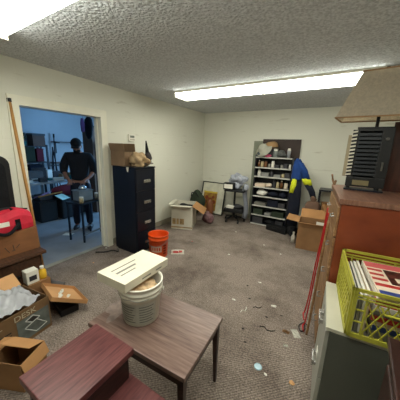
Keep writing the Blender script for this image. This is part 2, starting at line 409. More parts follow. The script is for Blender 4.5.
# dark fin-like item
fin = MB(T((0, 0, 0), rx=R(8)))
fin.hexa([(-.03, -.02, 0), (.03, -.02, 0), (.05, .03, 0), (-.03, .06, 0)], [(-.006, .01, .31), (.006, .01, .31), (.006, .02, .31), (-.006, .02, .31)])
e = thing('folded_cloth', 'dark pointed fold of cloth sticking up on the black filing cabinet', 'cloth', (0.57, 2.53, 1.37))
fin.build('pointed_tip', BLACKC, e)
MB().blob((0, 0, 0.06), (0.055, 0.06, 0.10), seed=8, amp=0.2, sub=2).build('cloth_fold', P('charcoal_fabric', (52, 46, 46), rough=.9), e, smooth=True)
tag(MB().blob((0, 0, 0.035), (0.05, 0.12, 0.035), seed=5, amp=0.2, sub=3, flat=-.0).build('cloth', P('grey_rag', (104, 98, 90), rough=.9, bump=.3), smooth=True), 'crumpled grey rag at the front edge of the black filing cabinet top', 'cloth').location = (0.585, 2.48, 1.311)
# papers hanging from the top drawer
tag(MB().prism([(0, 0), (.05, 0), (.035, -.07), (.012, -.06)], 0, .001, Matrix(((0, 0, -1, 0), (1, 0, 0, 0), (0, 1, 0, 0), (0, 0, 0, 1))) ).build('paper_scrap', CARDW), 'torn pale tape scrap hanging on the side of the black filing cabinet', 'paper')
o = bpy.data.objects['paper_scrap']; o.location = (0.46, 2.218, 1.308); o.rotation_euler = (0, 0, R(-90))

# thermostat and outlet
e = thing('thermostat', 'small beige thermostat on the wall above the black filing cabinet', 'thermostat', (0, 2.74, 1.73))
MB().box((0, -0.07, -0.055), (0.03, 0.07, 0.055), bev=0.006).build('body', WHITEP, e)
MB().box((0.03, -0.045, 0.0), (0.032, 0.045, 0.035)).build('screen', P('lcd', (120, 124, 112), rough=.3), e)
MB().box((0.03, -0.05, -0.04), (0.034, 0.05, -0.02), bev=.002).build('button_bar', P('tan_plastic', (170, 165, 148)), e)
e = thing('wall_outlet', 'white wall outlet low on the left wall behind the white box', 'outlet', (0, 3.56, 0.33))
MB().box((0, -0.037, -0.058), (0.006, 0.037, 0.058), bev=.002).build('plate', WHITEP, e)
for z in (-.022, .022): MB().box((0.006, -0.016, z-.014), (0.009, 0.016, z+.014), bev=.002).build('socket', TRIM, e)

# ------------------------------------------------------------------ pole and padded panel at the doorway
e = thing('wooden_pole', 'long tan wooden pole leaning on the wall left of the doorway', 'pole', (0.10, 1.195, 0))
top = Vector((-0.08, -0.08, 2.00)); MB().tube([(0, 0, 0.01), top*0.5+Vector((0, 0, .005)), top], 0.016, n=12).build('shaft', STICKW, e, smooth=True)
MB().tube([top*1.0, top*1.018], 0.021, n=12).build('tip', BLACKP, e)
MB().tube([top*1.018+Vector((0, 0, 0)), top*1.03+Vector((.0, .01, .02)), top*1.02+Vector((0, .04, .01))], 0.006, n=6).build('hook', SILVER, e)
e = thing('padded_panel', 'tall black upright panel with rounded corner at the far left edge', 'panel', (0.012, 0.70, 0))
pts = [(-.32, 0), (.32, 0), (.32, 1.34)] + [(.32-.10+.10*math.cos(a), 1.36+.10*math.sin(a)) for a in [R(x) for x in range(10, 91, 16)]] + [(-.22+.10*math.cos(a), 1.36+.10*math.sin(a)) for a in [R(x) for x in range(90, 181, 18)]]
MY = Matrix(((0, 0, 1, 0), (1, 0, 0, 0), (0, 1, 0, 0), (0, 0, 0, 1)))   # prism (x,y,z)->(z->x, x->y, y->z)
MB(MY).prism(pts, 0.0, 0.05).build('frame', BLACKP, e)
MB(MY).prism([(x*.86, .05+z*.93) for x, z in pts], 0.05, 0.062).build('cushion', BLACKC, e)

# ------------------------------------------------------------------ low brown table at left with a box and a red bag
e = thing('side_table', 'low dark brown wooden table under the brown box at left', 'table', (0.04, 1.075, 0), 0)
# local: front face toward +x, right end at y=0
TH = .50
MB().box((.05, -.95, TH-.032), (.465, 0, TH), bev=.004).build('tabletop', OLDW, e)
MB().box((.06, -.92, .06), (.40, -.03, TH-.032)).build('body', DARKW, e)
for k in range(2):
    dr = MB().box((.40, -.46-k*.45, .10), (.418, -.05-k*.45, TH-.06), bev=.004).build('drawer', OLDW, e)
    MB().cyl((.418, -.255-k*.45, .29), (.44, -.255-k*.45, .29), .014).build('knob', BLACKP, dr)
for x in (.09, .37):
    for y in (-.06, -.88): MB().box((x-.02, y-.02, 0), (x+.02, y+.02, .06)).build('leg', DARKW, e)
e = thing('cardboard_box', 'closed brown box under the red bag on the low dark table', 'box', (.385, 1.065, TH+.001), -PI/2)
MB().box((0, -0.28, 0), (0.62, 0, 0.235), bev=.003).build('body', P('brown_board', (128, 84, 52), rough=.8, var=.12, vs=4, stretch=(1, 1, 3)), e)
MB().box((0.0, -0.17, 0.2355), (0.62, -0.12, 0.237)).build('tape', P('packing_tape', (150, 112, 70), rough=.25), e)
q = MB()
for (a, b_) in (((.26, .04), (.29, .10)), ((.17, .10), (.20, .07)), ((.22, .05), (.225, .11)), ((.21, .05), (.24, .05))):
    q.tube([(a[0], .001, a[1]), (b_[0], .001, b_[1])], .003, n=5)
q.build('marker_scribble', INK, e)
# red bag (lid sits on the brown box)
bagp = Vector((.255, .78, TH+.238)); ang = -PI/2
e = thing('red_duffel_bag', 'red duffel bag with black straps on the brown box', 'bag', bagp, ang)
e.scale = (1, 1, 1.5)
q = MB()
prof = [(-.115, .0), (-.125, .04), (-.115, .09), (-.07, .125), (0, .135), (.07, .125), (.115, .09), (.125, .04), (.115, 0)]
nseg = 14
rings = []
for i in range(nseg+1):
    t_ = i/nseg; x = -.27+.54*t_; k = min(1, .80+.9*min(t_, 1-t_)); sag = .012*math.sin(t_*9)
    rings.append([q._v((x, y*k, max(0, z*k+ (sag if z > .05 else 0)))) for y, z in prof])
for A, B in zip(rings, rings[1:]):
    for i in range(len(prof)-1): q.bm.faces.new((A[i], A[i+1], B[i+1], B[i]))
    q.bm.faces.new((A[-1], A[0], B[0], B[-1]))
q.bm.faces.new(rings[0]); q.bm.faces.new(rings[-1][::-1])
q.build('body', REDB, e, smooth=False)
for x in (-.13, .10):
    MB().sheet(1, 10, lambda a, b, x=x: (x-.022+.044*a, .131*math.cos(PI*b)*1.0, .006+.137*math.sin(PI*b)**.7), th=.004).build('strap', BLACKC, e)
MB().tube([(-.27, 0, .118), (-.1, .0, .143), (.1, 0, .143), (.26, 0, .12)], .006, n=6).build('zipper', BLACKP, e)
MB().tube([(-.13+.02*i*0+(.23)*i/12, .135+.035*math.sin(PI*i/12), .05-.055*math.sin(PI*i/12)*.9) for i in range(13)], .012, n=6).build('carry_handle', BLACKC, e)
MB().box((-.06, .1275, .045), (.05, .131, .075), m=T(rx=R(0))).build('logo_patch', PAPER, e)

# tan straps near the bag
tag(MB().tube([(0, 0, 0), (.02, -.01, .05), (.0, -.04, .09), (-.03, -.03, .13)], .006, n=6).tube([(0, 0, 0), (-.02, .02, .03), (-.05, .03, .06), (-.06, .02, .11)], .005, n=6).build('straw_strands', STICKW), 'thin tan strands hanging behind the red bag near the pole', 'strands').location = (0.13, 1.04, 0.738)

# ------------------------------------------------------------------ printed carton, bag in it, neighbours
pang = math.atan2(-.36, .10)    # front edge direction toward the camera
A0 = Vector((1.01, .83, 0)); ud = Vector((.14, -.99, 0)).normalized(); pang = math.atan2(ud.y, ud.x)
PW, PD, PH = 0.60, 0.38, 0.30
PRB = P('printed_carton', (120, 92, 62), rough=.6, var=.14, vs=6)
e = thing('printed_carton', 'big printed brown carton filled with a clear plastic bag', 'box', (A0.x, A0.y, 0), pang)
b = MB(); t = .006
b.box((0, -PD, 0), (PW, 0, t)).box((0, -t, t), (PW, 0, PH)).box((0, -PD, t), (PW, -PD+t, PH)).box((0, -PD+t, t), (t, -t, PH)).box((PW-t, -PD+t, t), (PW, -t, PH))
b.build('body', PRB, e)
MB(T((0, -PD+t, PH), rx=R(50))).box((.005, -.002, 0), (PW-.005, .002, .14)).build('flap', CARDIN, e)
# printed picture of a desk: grey panel with drawer outline
MB().box((.012, .0002, .03), (.26, .0016, .222)).build('print_panel', P('print_grey', (96, 102, 98), rough=.5, var=.25, vs=14), e)
q = MB()
for pl in ([(.04, .07), (.13, .05), (.21, .13), (.12, .16)], [(.09, .165), (.15, .15), (.20, .19), (.14, .21)]):
    for i in range(len(pl)):
        a_, c_ = pl[i], pl[(i+1) % len(pl)]
        q.tube([(a_[0], .0022, a_[1]), (c_[0], .0022, c_[1])], .0035, n=5)
q.build('print_lines', P('print_white', (190, 192, 186), rough=.5), e)
MB().prism([(.095, .163), (.145, .152), (.185, .19), (.14, .2)], 0, .0008, Matrix(((1, 0, 0, 0), (0, 0, 1, .0018), (0, 1, 0, 0), (0, 0, 0, 1)))).build('print_dark', INK, e)
MT = Matrix(((-1, 0, 0, 0), (0, 0, 1, 0), (0, 1, 0, 0), (0, 0, 0, 1)))
PC = P('print_cream', (190, 178, 150), rough=.5)
text('print_text', 'SMALL', .064, PC, e, T((.545, .0015, .232)) @ MT, sx=1.05)
text('print_text', 'DESK', .064, PC, e, T((.275, .0015, .232)) @ MT, sx=1.1)
q = MB()
for k in range(5): q.box((.30, .0002, .165-k*.026), (.52-(k % 2)*.04, .0012, .174-k*.026))
q.build('print_small_text', INK, e)
MB().box((.36, .0002, .283), (.58, .0014, .297)).build('print_band', BLUEP, e)
# crumpled clear bag
bp_ = A0 + ud*0.29 + Vector((ud.y, -ud.x, 0))*0.18
def bagfn(a, b_):
    x = -.255+.51*a; y = -.15+.30*b_
    z = .11*math.sin(PI*a)**.5*math.sin(PI*b_)**.5 + .024*math.sin(17*a+5*b_)*math.sin(11*b_-4*a)+.020*abs(math.sin(27*a-15*b_))+.012*abs(math.sin(41*b_+19*a))
    return (x, y, z)
bg = tag(MB().sheet(36, 24, bagfn, th=.004).build('plastic_bag', BAGPL, smooth=True), 'crumpled clear plastic bag lying in the printed carton', 'bag')
bg.location = (bp_.x-.03, bp_.y, PH-.035); bg.rotation_euler = (0, 0, pang)
# added dark block for the shadow under the shallow tray, also props it
e = tag(MB().box((-.15, -.08, 0), (.15, .08, .07), bev=.01).build('tray_shadow_block', P('tray_shadow_black', (24, 22, 22), rough=.6)), 'added dark block standing in for the shadow under the shallow cardboard tray', 'case')
e.location = (.86, 1.03, 0); e.rotation_euler = (0, 0, R(-12))
a_ = Vector((-.55, .135, -.08)).normalized(); b_ = Vector((.10, .28, -.16)); b_ = (b_-a_*b_.dot(a_)).normalized(); n_ = b_.cross(a_)*-1
if n_.z < 0: n_ = -n_
# local x runs from the raised corner toward the wall, local y toward the low far edge
MM = Matrix((a_, b_, n_)).transposed().to_4x4(); MM.translation = Vector((1.045, .842, .285))
e = thing('cardboard_tray', 'shallow cardboard tray with white scraps tilted behind the printed carton', 'tray', (1.045, .842, .285))
TM = MM.copy(); TM.translation = Vector((0, 0, 0))
LW, WW = .43, .32
MB(TM).box((0, 0, -.03), (LW, WW, -.025)).box((0, 0, -.025), (LW, .005, .005)).box((0, WW-.005, -.025), (LW, WW, .005)).box((0, .005, -.025), (.005, WW-.005, .005)).box((LW-.005, .005, -.025), (LW, WW-.005, .005)).build('body', CARD, e)
MB(TM).box((.005, .005, -.0249), (LW-.005, WW-.005, -.0235)).build('liner', CARDIN, e)
for k, (x, y) in enumerate(((.20, .12), (.14, .18), (.26, .15), (.11, .10))):
    s_ = tag(MB().blob((0, 0, 0), (.028, .02, .008), seed=20+k, amp=.3, sub=2).build('paper_scrap', PAPER), ['crumpled white paper scrap in the middle of the cardboard tray', 'crumpled white paper scrap near the low far edge of the cardboard tray', 'crumpled white paper scrap nearest the wall in the cardboard tray', 'crumpled white paper scrap at the right end of the cardboard tray'][k], 'paper', 'paper scraps in the cardboard tray')
    s_.location = MM @ Vector((x, y, -.014)); s_.rotation_euler = MM.to_euler()
# little box of odds and ends with a yellow jar and a white carton behind the printed carton
e = thing('cardboard_box', 'small closed cardboard box between the low dark table and the tray', 'box', (.572, .93, 0))
MB().box((-.06, -.10, 0), (.065, .095, .25), bev=.003).build('body', CARDD, e)
MB().box((-.012, -.10, .2505), (.018, .095, .2515)).build('tape', P('packing_tape', (150, 112, 70), rough=.25), e)
e = thing('bottle', 'yellow bottle standing on the small closed box by the low table', 'bottle', (.585, .980, .252))
MB().lathe([(0, 0), (.032, 0), (.034, .02), (.034, .08), (.016, .10), (.014, .11)], n=20).build('body', YEL, e, smooth=True)
MB().lathe([(0, .13), (.017, .13), (.017, .107), (0, .107)], n=16).build('cap', PAPER, e)
e = thing('carton', 'white carton standing on the small closed box beside the yellow bottle', 'box', (.572, .885, .252))
MB().box((-.045, -.055, 0), (.045, .05, .13), bev=.003).build('body', PAPER, e)
MB().box((.0452, -.035, .03), (.0462, .03, .08)).build('print_panel', P('black_print', (40, 40, 46)), e)
e = tag(MB().cyl((-.10, 0, 0), (.10, 0, 0), .03, n=16).build('rolled_cloth', P('grey_cloth', (96, 92, 92), rough=.9, bump=.4), smooth=True), 'rolled dark grey cloth lying on the floor right of the low dark table', 'cloth')
e.location = (.43, 1.16, .031); e.rotation_euler = (0, 0, R(20))

# small open box at the lower left corner
e = open_box('cardboard_box', 'open brown cardboard box at the lower left beside the red-brown table', 'box', (1.325, .475, 0), R(25), .23, .20, .215, {'b': (.13, -66), 'l': (.09, 100), 'r': (.09, 160)}, mat=CARDD, inm=CARD)

# ------------------------------------------------------------------ walnut end table
def taper_leg(mb, x, y, z1, dx, dy, r0=.009, r1=.019):
    mb.hexa([(x+dx-r0, y+dy-r0, 0), (x+dx+r0, y+dy-r0, 0), (x+dx+r0, y+dy+r0, 0), (x+dx-r0, y+dy+r0, 0)],
            [(x-r1, y-r1, z1), (x+r1, y-r1, z1), (x+r1, y+r1, z1), (x-r1, y+r1, z1)])
e = thing('end_table', 'walnut-topped end table with tapered legs under the white bucket', 'table', (2.165, .945, 0), R(3))
hx, hy, tz = .354, .238, .52
MB().box((-hx, -hy, tz-.028), (hx, hy, tz), bev=.003).build('tabletop', WALNUT, e)
MB().box((-hx+.02, -hy+.02, tz-.09), (hx-.02, -hy+.036, tz-.028)).box((-hx+.02, hy-.036, tz-.09), (hx-.02, hy-.02, tz-.028)).box((-hx+.02, -hy+.036, tz-.09), (-hx+.036, hy-.036, tz-.028)).box((hx-.036, -hy+.036, tz-.09), (hx-.02, hy-.036, tz-.028)).build('apron', DARKW, e)
for sx_ in (-1, 1):
    for sy_ in (-1, 1):
        q = MB(); taper_leg(q, sx_*(hx-.032), sy_*(hy-.032), tz-.09+.06, sx_*.008, sy_*.015); q.build('leg', DARKW, e)
MB().blob((-.29, -.06, tz+.0004), (.045, .10, .0012), seed=3, amp=.5, sub=3).build('worn_patch', P('worn_spot', (132, 116, 108), rough=.6, var=.2, vs=25), e)

# white bucket
e = thing('bucket', 'white plastic bucket with printed label on the walnut table', 'bucket', (2.045, .926, .5205))
prof = [(0, 0), (.108, 0), (.112, .004), (.128, .185), (.136, .188), (.136, .200), (.131, .203), (.132, .215), (.139, .218), (.139, .228), (.134, .232), (.135, .255), (.140, .257), (.140, .265), (.130, .265), (.129, .25), (.106, .01), (0, .01)]
MB().lathe(prof, n=48).build('body', WHITEP, e, smooth=True)
def arc_panel(e, name, mat, a0, a1, z0, z1, off=.0008, n=12, rad=lambda z: .112+.016*z/.185):
    MB().sheet(n, 1, lambda a, b: ((rad(z0+(z1-z0)*b)+off)*math.cos(R(a0+(a1-a0)*a)), (rad(z0+(z1-z0)*b)+off)*math.sin(R(a0+(a1-a0)*a)), z0+(z1-z0)*b), th=.0004).build(name, mat, e)
arc_panel(e, 'label', P('label_grey', (218, 216, 206)), -140, 0, .02, .165)
for r_ in range(7):
    z0 = .145-r_*.018
    for a0, a1 in ((-118, -62+(r_ % 3)*-4), (-50, -8+(r_ % 2)*-6)):
        arc_panel(e, 'printed_line', INKG, a0, a1, z0-.0025, z0+.002, off=.0018)
tag(MB().blob((0, 0, 0), (.100, .100, .026), seed=9, amp=.12, sub=4, freq=2.5).build('plaster_lumps', P('pale_tan_lumps', (206, 176, 140), rough=.9, bump=.6, bs=30, var=.2, vs=20)), 'pale tan lumpy material filling the white bucket', 'filling', kind='stuff').location = (2.045, .926, .725)
MB().tube([(.1355*math.cos(a), .1355*math.sin(a), .196-.004*math.sin(i_)) for i_, a in enumerate([R(-150+7*k) for k in range(26)])], .0022, n=6).build('bail_handle', SILVER, e)
for a in (-150, 30): MB().cyl((.134*math.cos(R(a)), .134*math.sin(R(a)), .205), (.147*math.cos(R(a)), .147*math.sin(R(a)), .205), .012, n=12).build('handle_lug', WHITEP, e)
# carton on bucket
e = thing('carton', 'long off-white printed carton lying across the white bucket', 'box', (1.97, .95, .790), R(3), ry=R(2), rx=R(-2))
CRM = P('cream_carton', (216, 209, 190), rough=.7, var=.04)
MB().box((-.115, -.20, 0), (.115, .20, .056), bev=.002).build('body', CRM, e)
for k in range(3): MB().box((-.055+k*.04, -.15, .0562), (-.045+k*.04+(.006 if k == 1 else 0), .05-(k*.04), .0568)).build('printed_line', INKG, e)
for y0, y1 in ((-.06, .02), (.07, .13)): MB().box((.1152, y0, .018), (.1158, y1, .028)).build('printed_line', INKG, e)

# ------------------------------------------------------------------ red-brown step table in the foreground
e = thing('step_table', 'red-brown two-level step table at the bottom of the photo', 'table', (2.0, .25, 0))
MB().box((-.025, .03, .585), (.275, .40, .62), bev=.004).build('upper_top', MAHOG, e)
MB().box((-.02, -.10, .415), (.50, .40, .445), bev=.004).build('lower_top', MAHOG, e)
for x in (0, .235): MB().box((x, .05, .445), (x+.02, .38, .585)).build('riser', DARKW, e)
for x in (.01, .455):
    for y in (-.07, .37):
        q = MB(); taper_leg(q, x, y, .415, .004, .004 if y > 0 else -.004); q.build('leg', DARKW, e)

# ------------------------------------------------------------------ orange bucket
e = thing('bucket', 'orange plastic bucket on the floor in front of the black filing cabinet', 'bucket', (.86, 2.43, 0))
MB().lathe([(0, 0), (.128, 0), (.132, .006), (.143, .27), (.151, .272), (.151, .286), (.146, .29), (.147, .33), (.153, .332), (.153, .345), (.146, .345), (.144, .33), (.126, .012), (0, .012)], n=40).build('body', ORANGE, e, smooth=True)
rr = lambda z: .132+.011*z/.27
arc_panel(e, 'label', P('orange_white_print', (226, 196, 176)), -95, -30, .10, .19, rad=rr)
text('print_text', 'Let\'s', .05, P('label_orange', (214, 80, 30)), e, T((.139*math.cos(R(-66))+.002*math.cos(R(-66)), (.141)*math.sin(R(-66)), .15)) @ T(rz=R(24)) @ T(rx=R(90)), sx=.8) if False else None
q = MB()
for k in range(4):
    pass
for a0, a1, z0, z1 in ((-88, -80, .12, .17), (-74, -66, .12, .17), (-60, -52, .12, .17), (-46, -38, .12, .17)):
    arc_panel(e, 'print_mark', ORANGE, a0, a1, z0, z1, off=.0016, n=3, rad=rr)
for z0 in (.19, .15, .11, .07): arc_panel(e, 'print_mark', P('print_red_dark', (140, 40, 24)), -18, 2, z0-.012, z0+.012, off=.0012, n=4, rad=rr)
MB().tube([(.155*math.cos(a), .155*math.sin(a), .26-.07*math.sin((a-R(-170))/R(180)*PI)) for a in [R(-170+9*k) for k in range(21)]], .0025, n=6).build('bail_handle', SILVER, e)

# leaflet and lint by the bucket
e = thing('leaflet', 'white leaflet with red print on the carpet beside the orange bucket', 'paper', (1.05, 2.66, .001), R(35))
MB().sheet(6, 4, lambda a, b: (-.10+.2*a, -.075+.15*b, .004+.01*math.sin(3*a)*b), th=.0008).build('sheet', PAPER, e)
MB().box((-.07, -.045, .0125), (.01, .01, .0135)).box((.02, -.03, .0135), (.07, .03, .0145)).build('print_blocks', REDP, e)

# ------------------------------------------------------------------ white open box at back left
e = open_box('cardboard_box', 'white open cardboard box with brown flap by the left wall', 'box', (.405, 3.745, 0), R(22), .42, .46, .49, {'f': (.20, 82), 'l': (.07, 75), 'r': (.27, 122)}, mat=CARDW, inm=CARDW)
for ch in e.children:
    if ch.name.startswith('flap') and abs(ch.data.vertices[0].co.x) > .2 and sum(v.co.x for v in ch.data.vertices) > 0:
        ch.data.materials.clear(); ch.data.materials.append(CARD); ch['label'] = 'bare brown flap'
q = MB()
for x, w_ in ((-.19, .07), (-.105, .05), (-.04, .09)): q.box((x, -.2312, .10), (x+w_, -.2302, .22))
q.box((-.22, -.2312, .03), (.22, -.2302, .055))
q.build('print_blocks', P('tan_print', (160, 132, 92), rough=.7, var=.3, vs=20), e)
MB().blob((0, 0, 0), (.15, .16, .035), seed=31, amp=.2, sub=3).build('x', BLACKC)
o = bpy.data.objects['x']; o.name = 'black_cloth'; tag(o, 'black cloth filling the white open box', 'cloth'); o.location = (.405, 3.745, .43)

# ------------------------------------------------------------------ dark green bag, picture, pink bag
e = thing('canvas_bag', 'dark green canvas bag in the back left corner', 'bag', (.20, 4.58, 0))
MB().blob((0, 0, .30), (.19, .16, .30), seed=12, amp=.1, sub=3, flat=-.295).build('body', DKGREEN, e, smooth=True)
MB().tube([(-.1, -.12, .48), (-.06, -.16, .58), (.06, -.16, .58), (.1, -.12, .48)], .012, n=6).build('carry_handle', BLACKC, e)
# leaning picture frame
e = thing('framed_picture', 'black framed picture leaning against the back wall', 'picture', (.40, 4.89, 0), R(0), rx=R(-13))
PWd, PHt, fr = .66, .80, .022
q = MB(); q.box((-PWd/2, -.012, 0), (-PWd/2+fr, .012, PHt)).box((PWd/2-fr, -.012, 0), (PWd/2, .012, PHt)).box((-PWd/2+fr, -.012, 0), (PWd/2-fr, .012, fr)).box((-PWd/2+fr, -.012, PHt-fr), (PWd/2-fr, .012, PHt))
q.build('frame', BLACKP, e)
pic = MB().box((-PWd/2+fr, -.002, fr), (PWd/2-fr, .008, PHt-fr)).build('mat_board', P('pale_mat', (206, 204, 186), rough=.35), e)
MB().box((-.26, -.004, .08), (.12, -.002, .56)).build('print', P('ochre_print', (176, 140, 52), rough=.5, rgb2=(120, 74, 40), vs=8), pic)
q = MB()
for x, z, r_ in ((-.16, .40, .05), (-.08, .36, .045), (.02, .42, .04), (-.2, .28, .05), (-.03, .27, .06), (.05, .3, .05)):
    q.cyl((x, -.0045, z), (x, -.006, z), r_, n=14)
q.build('print_flowers', P('rust_print', (132, 62, 36), rough=.5), pic)
MB().box((-.26, -.005, .52), (.12, -.0042, .56)).build('print_band', P('yellow_print', (206, 180, 60)), pic)
# brown bag in front of picture and striped bag on the floor
e = thing('shoulder_bag', 'brown leather bag standing in front of the framed picture', 'bag', (.30, 4.66, 0))
MB().blob((0, 0, .21), (.10, .07, .21), seed=16, amp=.12, sub=3, flat=-.205).build('body', P('tan_leather', (120, 72, 44), rough=.5, bump=.2), e, smooth=True)
MB().tube([(-.06, 0, .38), (-.04, 0, .46), (.04, 0, .46), (.06, 0, .38)], .008, n=6).build('strap', BROWNJ, e)
e.location = (.50, 4.66, 0)
e = thing('plastic_bag', 'pink and grey printed plastic bag on the floor beside the white box', 'bag', (.71, 4.20, 0), R(15))
MB().blob((0, 0, .115), (.125, .10, .12), seed=18, amp=.16, sub=3, flat=-.11).build('body', P('pink_grey_bag', (142, 110, 112), rough=.4, rgb2=(84, 52, 58), vs=14), e, smooth=True)
MB().blob((0, 0, .235), (.035, .03, .035), seed=19, amp=.3, sub=2).build('knot', P('pink_grey_knot', (150, 120, 122), rough=.4), e)

# ------------------------------------------------------------------ black two-shelf cart
e = thing('rolling_cart', 'black two-tier rolling cart by the back wall', 'cart', (1.13, 4.70, 0), R(8))
MB().box((-.22, -.17, .70), (.22, .17, .735), bev=.01).build('upper_shelf', BLACKP, e)
MB().box((-.21, -.17, .23), (.21, .17, .32), bev=.02).build('lower_tray', BLACKP, e)
MB().cyl((-.02, 0, .32), (-.02, 0, .70), .022, n=12).cyl((-.02, 0, .1), (-.02, 0, .23), .03, n=12).build('post', BLACKP, e)
for k in range(5):
    a = 2*PI*k/5+.3
    MB().tube([(-.02, 0, .13), (.18*math.cos(a), .17*math.sin(a), .09), (.23*math.cos(a), .22*math.sin(a), .07)], .016, n=8).build('foot', BLACKP, e)
    f = MB().cyl((.23*math.cos(a)-.015, .22*math.sin(a), .032), (.23*math.cos(a)+.015, .22*math.sin(a), .032), .032, n=14).build('caster', BLACKP, e)
e = thing('desk_monitor', 'small box with white face on the top of the black cart', 'device', (1.0, 4.56, .736), R(6))
MB().box((-.10, -.05, 0), (.13, .09, .15), bev=.012).build('body', BLACKP, e)
MB().box((-.08, -.052, .03), (.11, -.050, .125)).build('front_panel', PAPER, e)
bgb = tag(MB().blob((0, 0, 0), (.17, .11, .14), seed=23, amp=.30, sub=4, freq=2.0).build('plastic_bag', GREYBAG, smooth=False), 'grey plastic bag heaped on top of the black cart', 'bag'); bgb.location = (1.12, 4.77, .93)
bgb = thing('plastic_bag', 'long limp grey plastic bag hanging from the right of the black cart', 'bag', (1.375, 4.66, 0))
MB().sheet(6, 16, lambda a, b: (-.055+.11*a+.02*math.sin(5*b), .03*math.sin(7*a+5*b), .12+.70*b), th=.025).build('body', GREYBAG, bgb, smooth=True)
MB().blob((0, 0, .82), (.06, .04, .07), seed=25, amp=.2, sub=2).build('gathered_neck', GREYBAG, bgb, smooth=True)
e = tag(MB().box((-.08, -.05, 0), (.08, .05, .05), bev=.004).build('paper_stack', PAPER), 'small white packet on the lower tray of the black cart', 'packet'); e.location = (1.06, 4.60, .321)
e = tag(MB().blob((0, 0, 0), (.12, .10, .04), seed=26, amp=.2, sub=3, flat=-.03).build('cloth', P('dark_grey_cloth', (60, 60, 64), rough=.9), smooth=True), 'dark grey cloth on the lower tray of the black cart', 'cloth'); e.location = (1.21, 4.70, .352)

# ------------------------------------------------------------------ bookcase at the back wall
BX0, BX1, BY0, BY1, BH = 1.485, 2.235, 4.76, 5.02, 1.475
e = thing('bookcase', 'tall black bookcase with white-edged shelves at the back wall', 'bookcase', ((BX0+BX1)/2, (BY0+BY1)/2, 0))
hw = (BX1-BX0)/2; hd = (BY1-BY0)/2
for s_ in (-1, 1): MB().box((s_*hw-(0 if s_ < 0 else .02), -hd, 0), (s_*hw+(.02 if s_ < 0 else 0), hd, BH)).build('side_panel', BLACKM, e)
MB().box((-hw+.02, hd-.006, .0), (hw-.02, hd, BH)).build('back_panel', BLACKM, e)
SZ = [.02, .225, .43, .64, .835, 1.06, 1.25, 1.46]
for z in SZ:
    s_ = MB().box((-hw+.02, -hd+.004, z-.008), (hw-.02, hd-.006, z+.008)).build('shelf', BLACKM, e)
    MB().box((-hw+.012, -hd-.006, z-.012), (hw-.012, -hd+.004, z+.012)).build('shelf_edge', P('shelf_edge_white', (196, 196, 188), rough=.4), s_)
# things on the shelves
def on_shelf(k, x, o_label, cat, kind, mat, sz, grp, y=None, rz=0):
    z = SZ[k]+.0085; y = y if y is not None else (BY0+BY1)/2-.018
    if kind == 'jar':
        r_, h_ = sz; e_ = thing('jar', o_label, cat, (x, y, z), rz, grp)
        MB().lathe([(0, 0), (r_, 0), (r_*1.02, h_*.1), (r_*1.02, h_*.7), (r_*.8, h_*.82), (r_*.8, h_*.84)], n=14).build('body', mat, e_, smooth=True)
        MB().lathe([(0, h_), (r_*.84, h_), (r_*.84, h_*.84), (0, h_*.84)], n=14).build('lid', BLACKP if mat is not WHITEP else PAPER, e_)
        return e_
    if kind == 'bottle':
        r_, h_ = sz; e_ = thing('bottle', o_label, cat, (x, y, z), rz, grp)
        MB().lathe([(0, 0), (r_, 0), (r_, h_*.6), (r_*.4, h_*.78), (r_*.38, h_*.9)], n=14).build('body', mat, e_, smooth=True)
        MB().lathe([(0, h_), (r_*.45, h_), (r_*.45, h_*.88), (0, h_*.88)], n=12).build('cap', PAPER, e_)
        return e_
    if kind == 'box':
        a, b_, c_ = sz; e_ = thing('storage_box', o_label, cat, (x, y, z), rz, grp)
        MB().box((-a/2, -b_/2, 0), (a/2, b_/2, c_*.75), bev=.003).build('body', mat, e_)
        MB().box((-a/2-.003, -b_/2-.003, c_*.75), (a/2+.003, b_/2+.003, c_), bev=.003).build('lid', mat, e_)
        return e_
    if kind == 'bag':
        a, b_, c_ = sz
        o_ = tag(MB().blob((0, 0, 0), (a/2, b_/2, c_/2), seed=int(x*1000), amp=.18, sub=3, flat=-c_*.45).build('cloth_bundle', mat, smooth=True), o_label, cat, grp)
        o_.location = (x, y, z+c_*.45); return o_
    if kind == 'stack':
        a, b_, n_ = sz
        e_ = thing('paper_stack', o_label, cat, (x, y, z), rz, grp)
        for i in range(n_):
            MB(T((rnd.uniform(-.01, .01), rnd.uniform(-.008, .008), .0), rz=rnd.uniform(-.08, .08))).box((-a/2, -b_/2, i*.014), (a/2, b_/2, i*.014+.0125)).build('sheaf', mat, e_)
        return e_
GR = 'things on the bookcase shelves'
TS = 'on the top shelf of the black bookcase'
GJ = P('grey_jar', (130, 128, 120), rough=.4); CJ = P('cream_jar', (186, 170, 132), rough=.4); DG = P('dark_grey_box', (58, 58, 62), rough=.5); TB = P('tan_box', (142, 118, 86), rough=.7)
GBX = P('light_grey_box', (140, 140, 136), rough=.5)
on_shelf(6, 1.545, 'amber bottle at the left end of the top shelf', 'bottle', 'bottle', BROWNJ, (.028, .14), GR)
on_shelf(6, 1.61, 'tan jar second from the left on the top shelf', 'jar', 'jar', CJ, (.03, .14), GR)
on_shelf(6, 1.685, 'brown jar third from the left on the top shelf', 'jar', 'jar', BROWNJ, (.032, .145), GR)
on_shelf(6, 1.76, 'small grey jar left of the white jar on the top shelf', 'jar', 'jar', GJ, (.025, .09), GR)
on_shelf(6, 1.835, 'white jar in the middle of the top shelf', 'jar', 'jar', WHITEP, (.034, .135), GR)
on_shelf(6, 1.925, 'low grey box right of the white jar on the top shelf', 'box', 'box', DG, (.09, .12, .06), GR)
on_shelf(6, 2.02, 'squat grey jar on the right part of the top shelf', 'jar', 'jar', GJ, (.032, .075), GR)
on_shelf(6, 2.095, 'dark box near the right end of the top shelf', 'box', 'box', DG, (.07, .12, .09), GR)
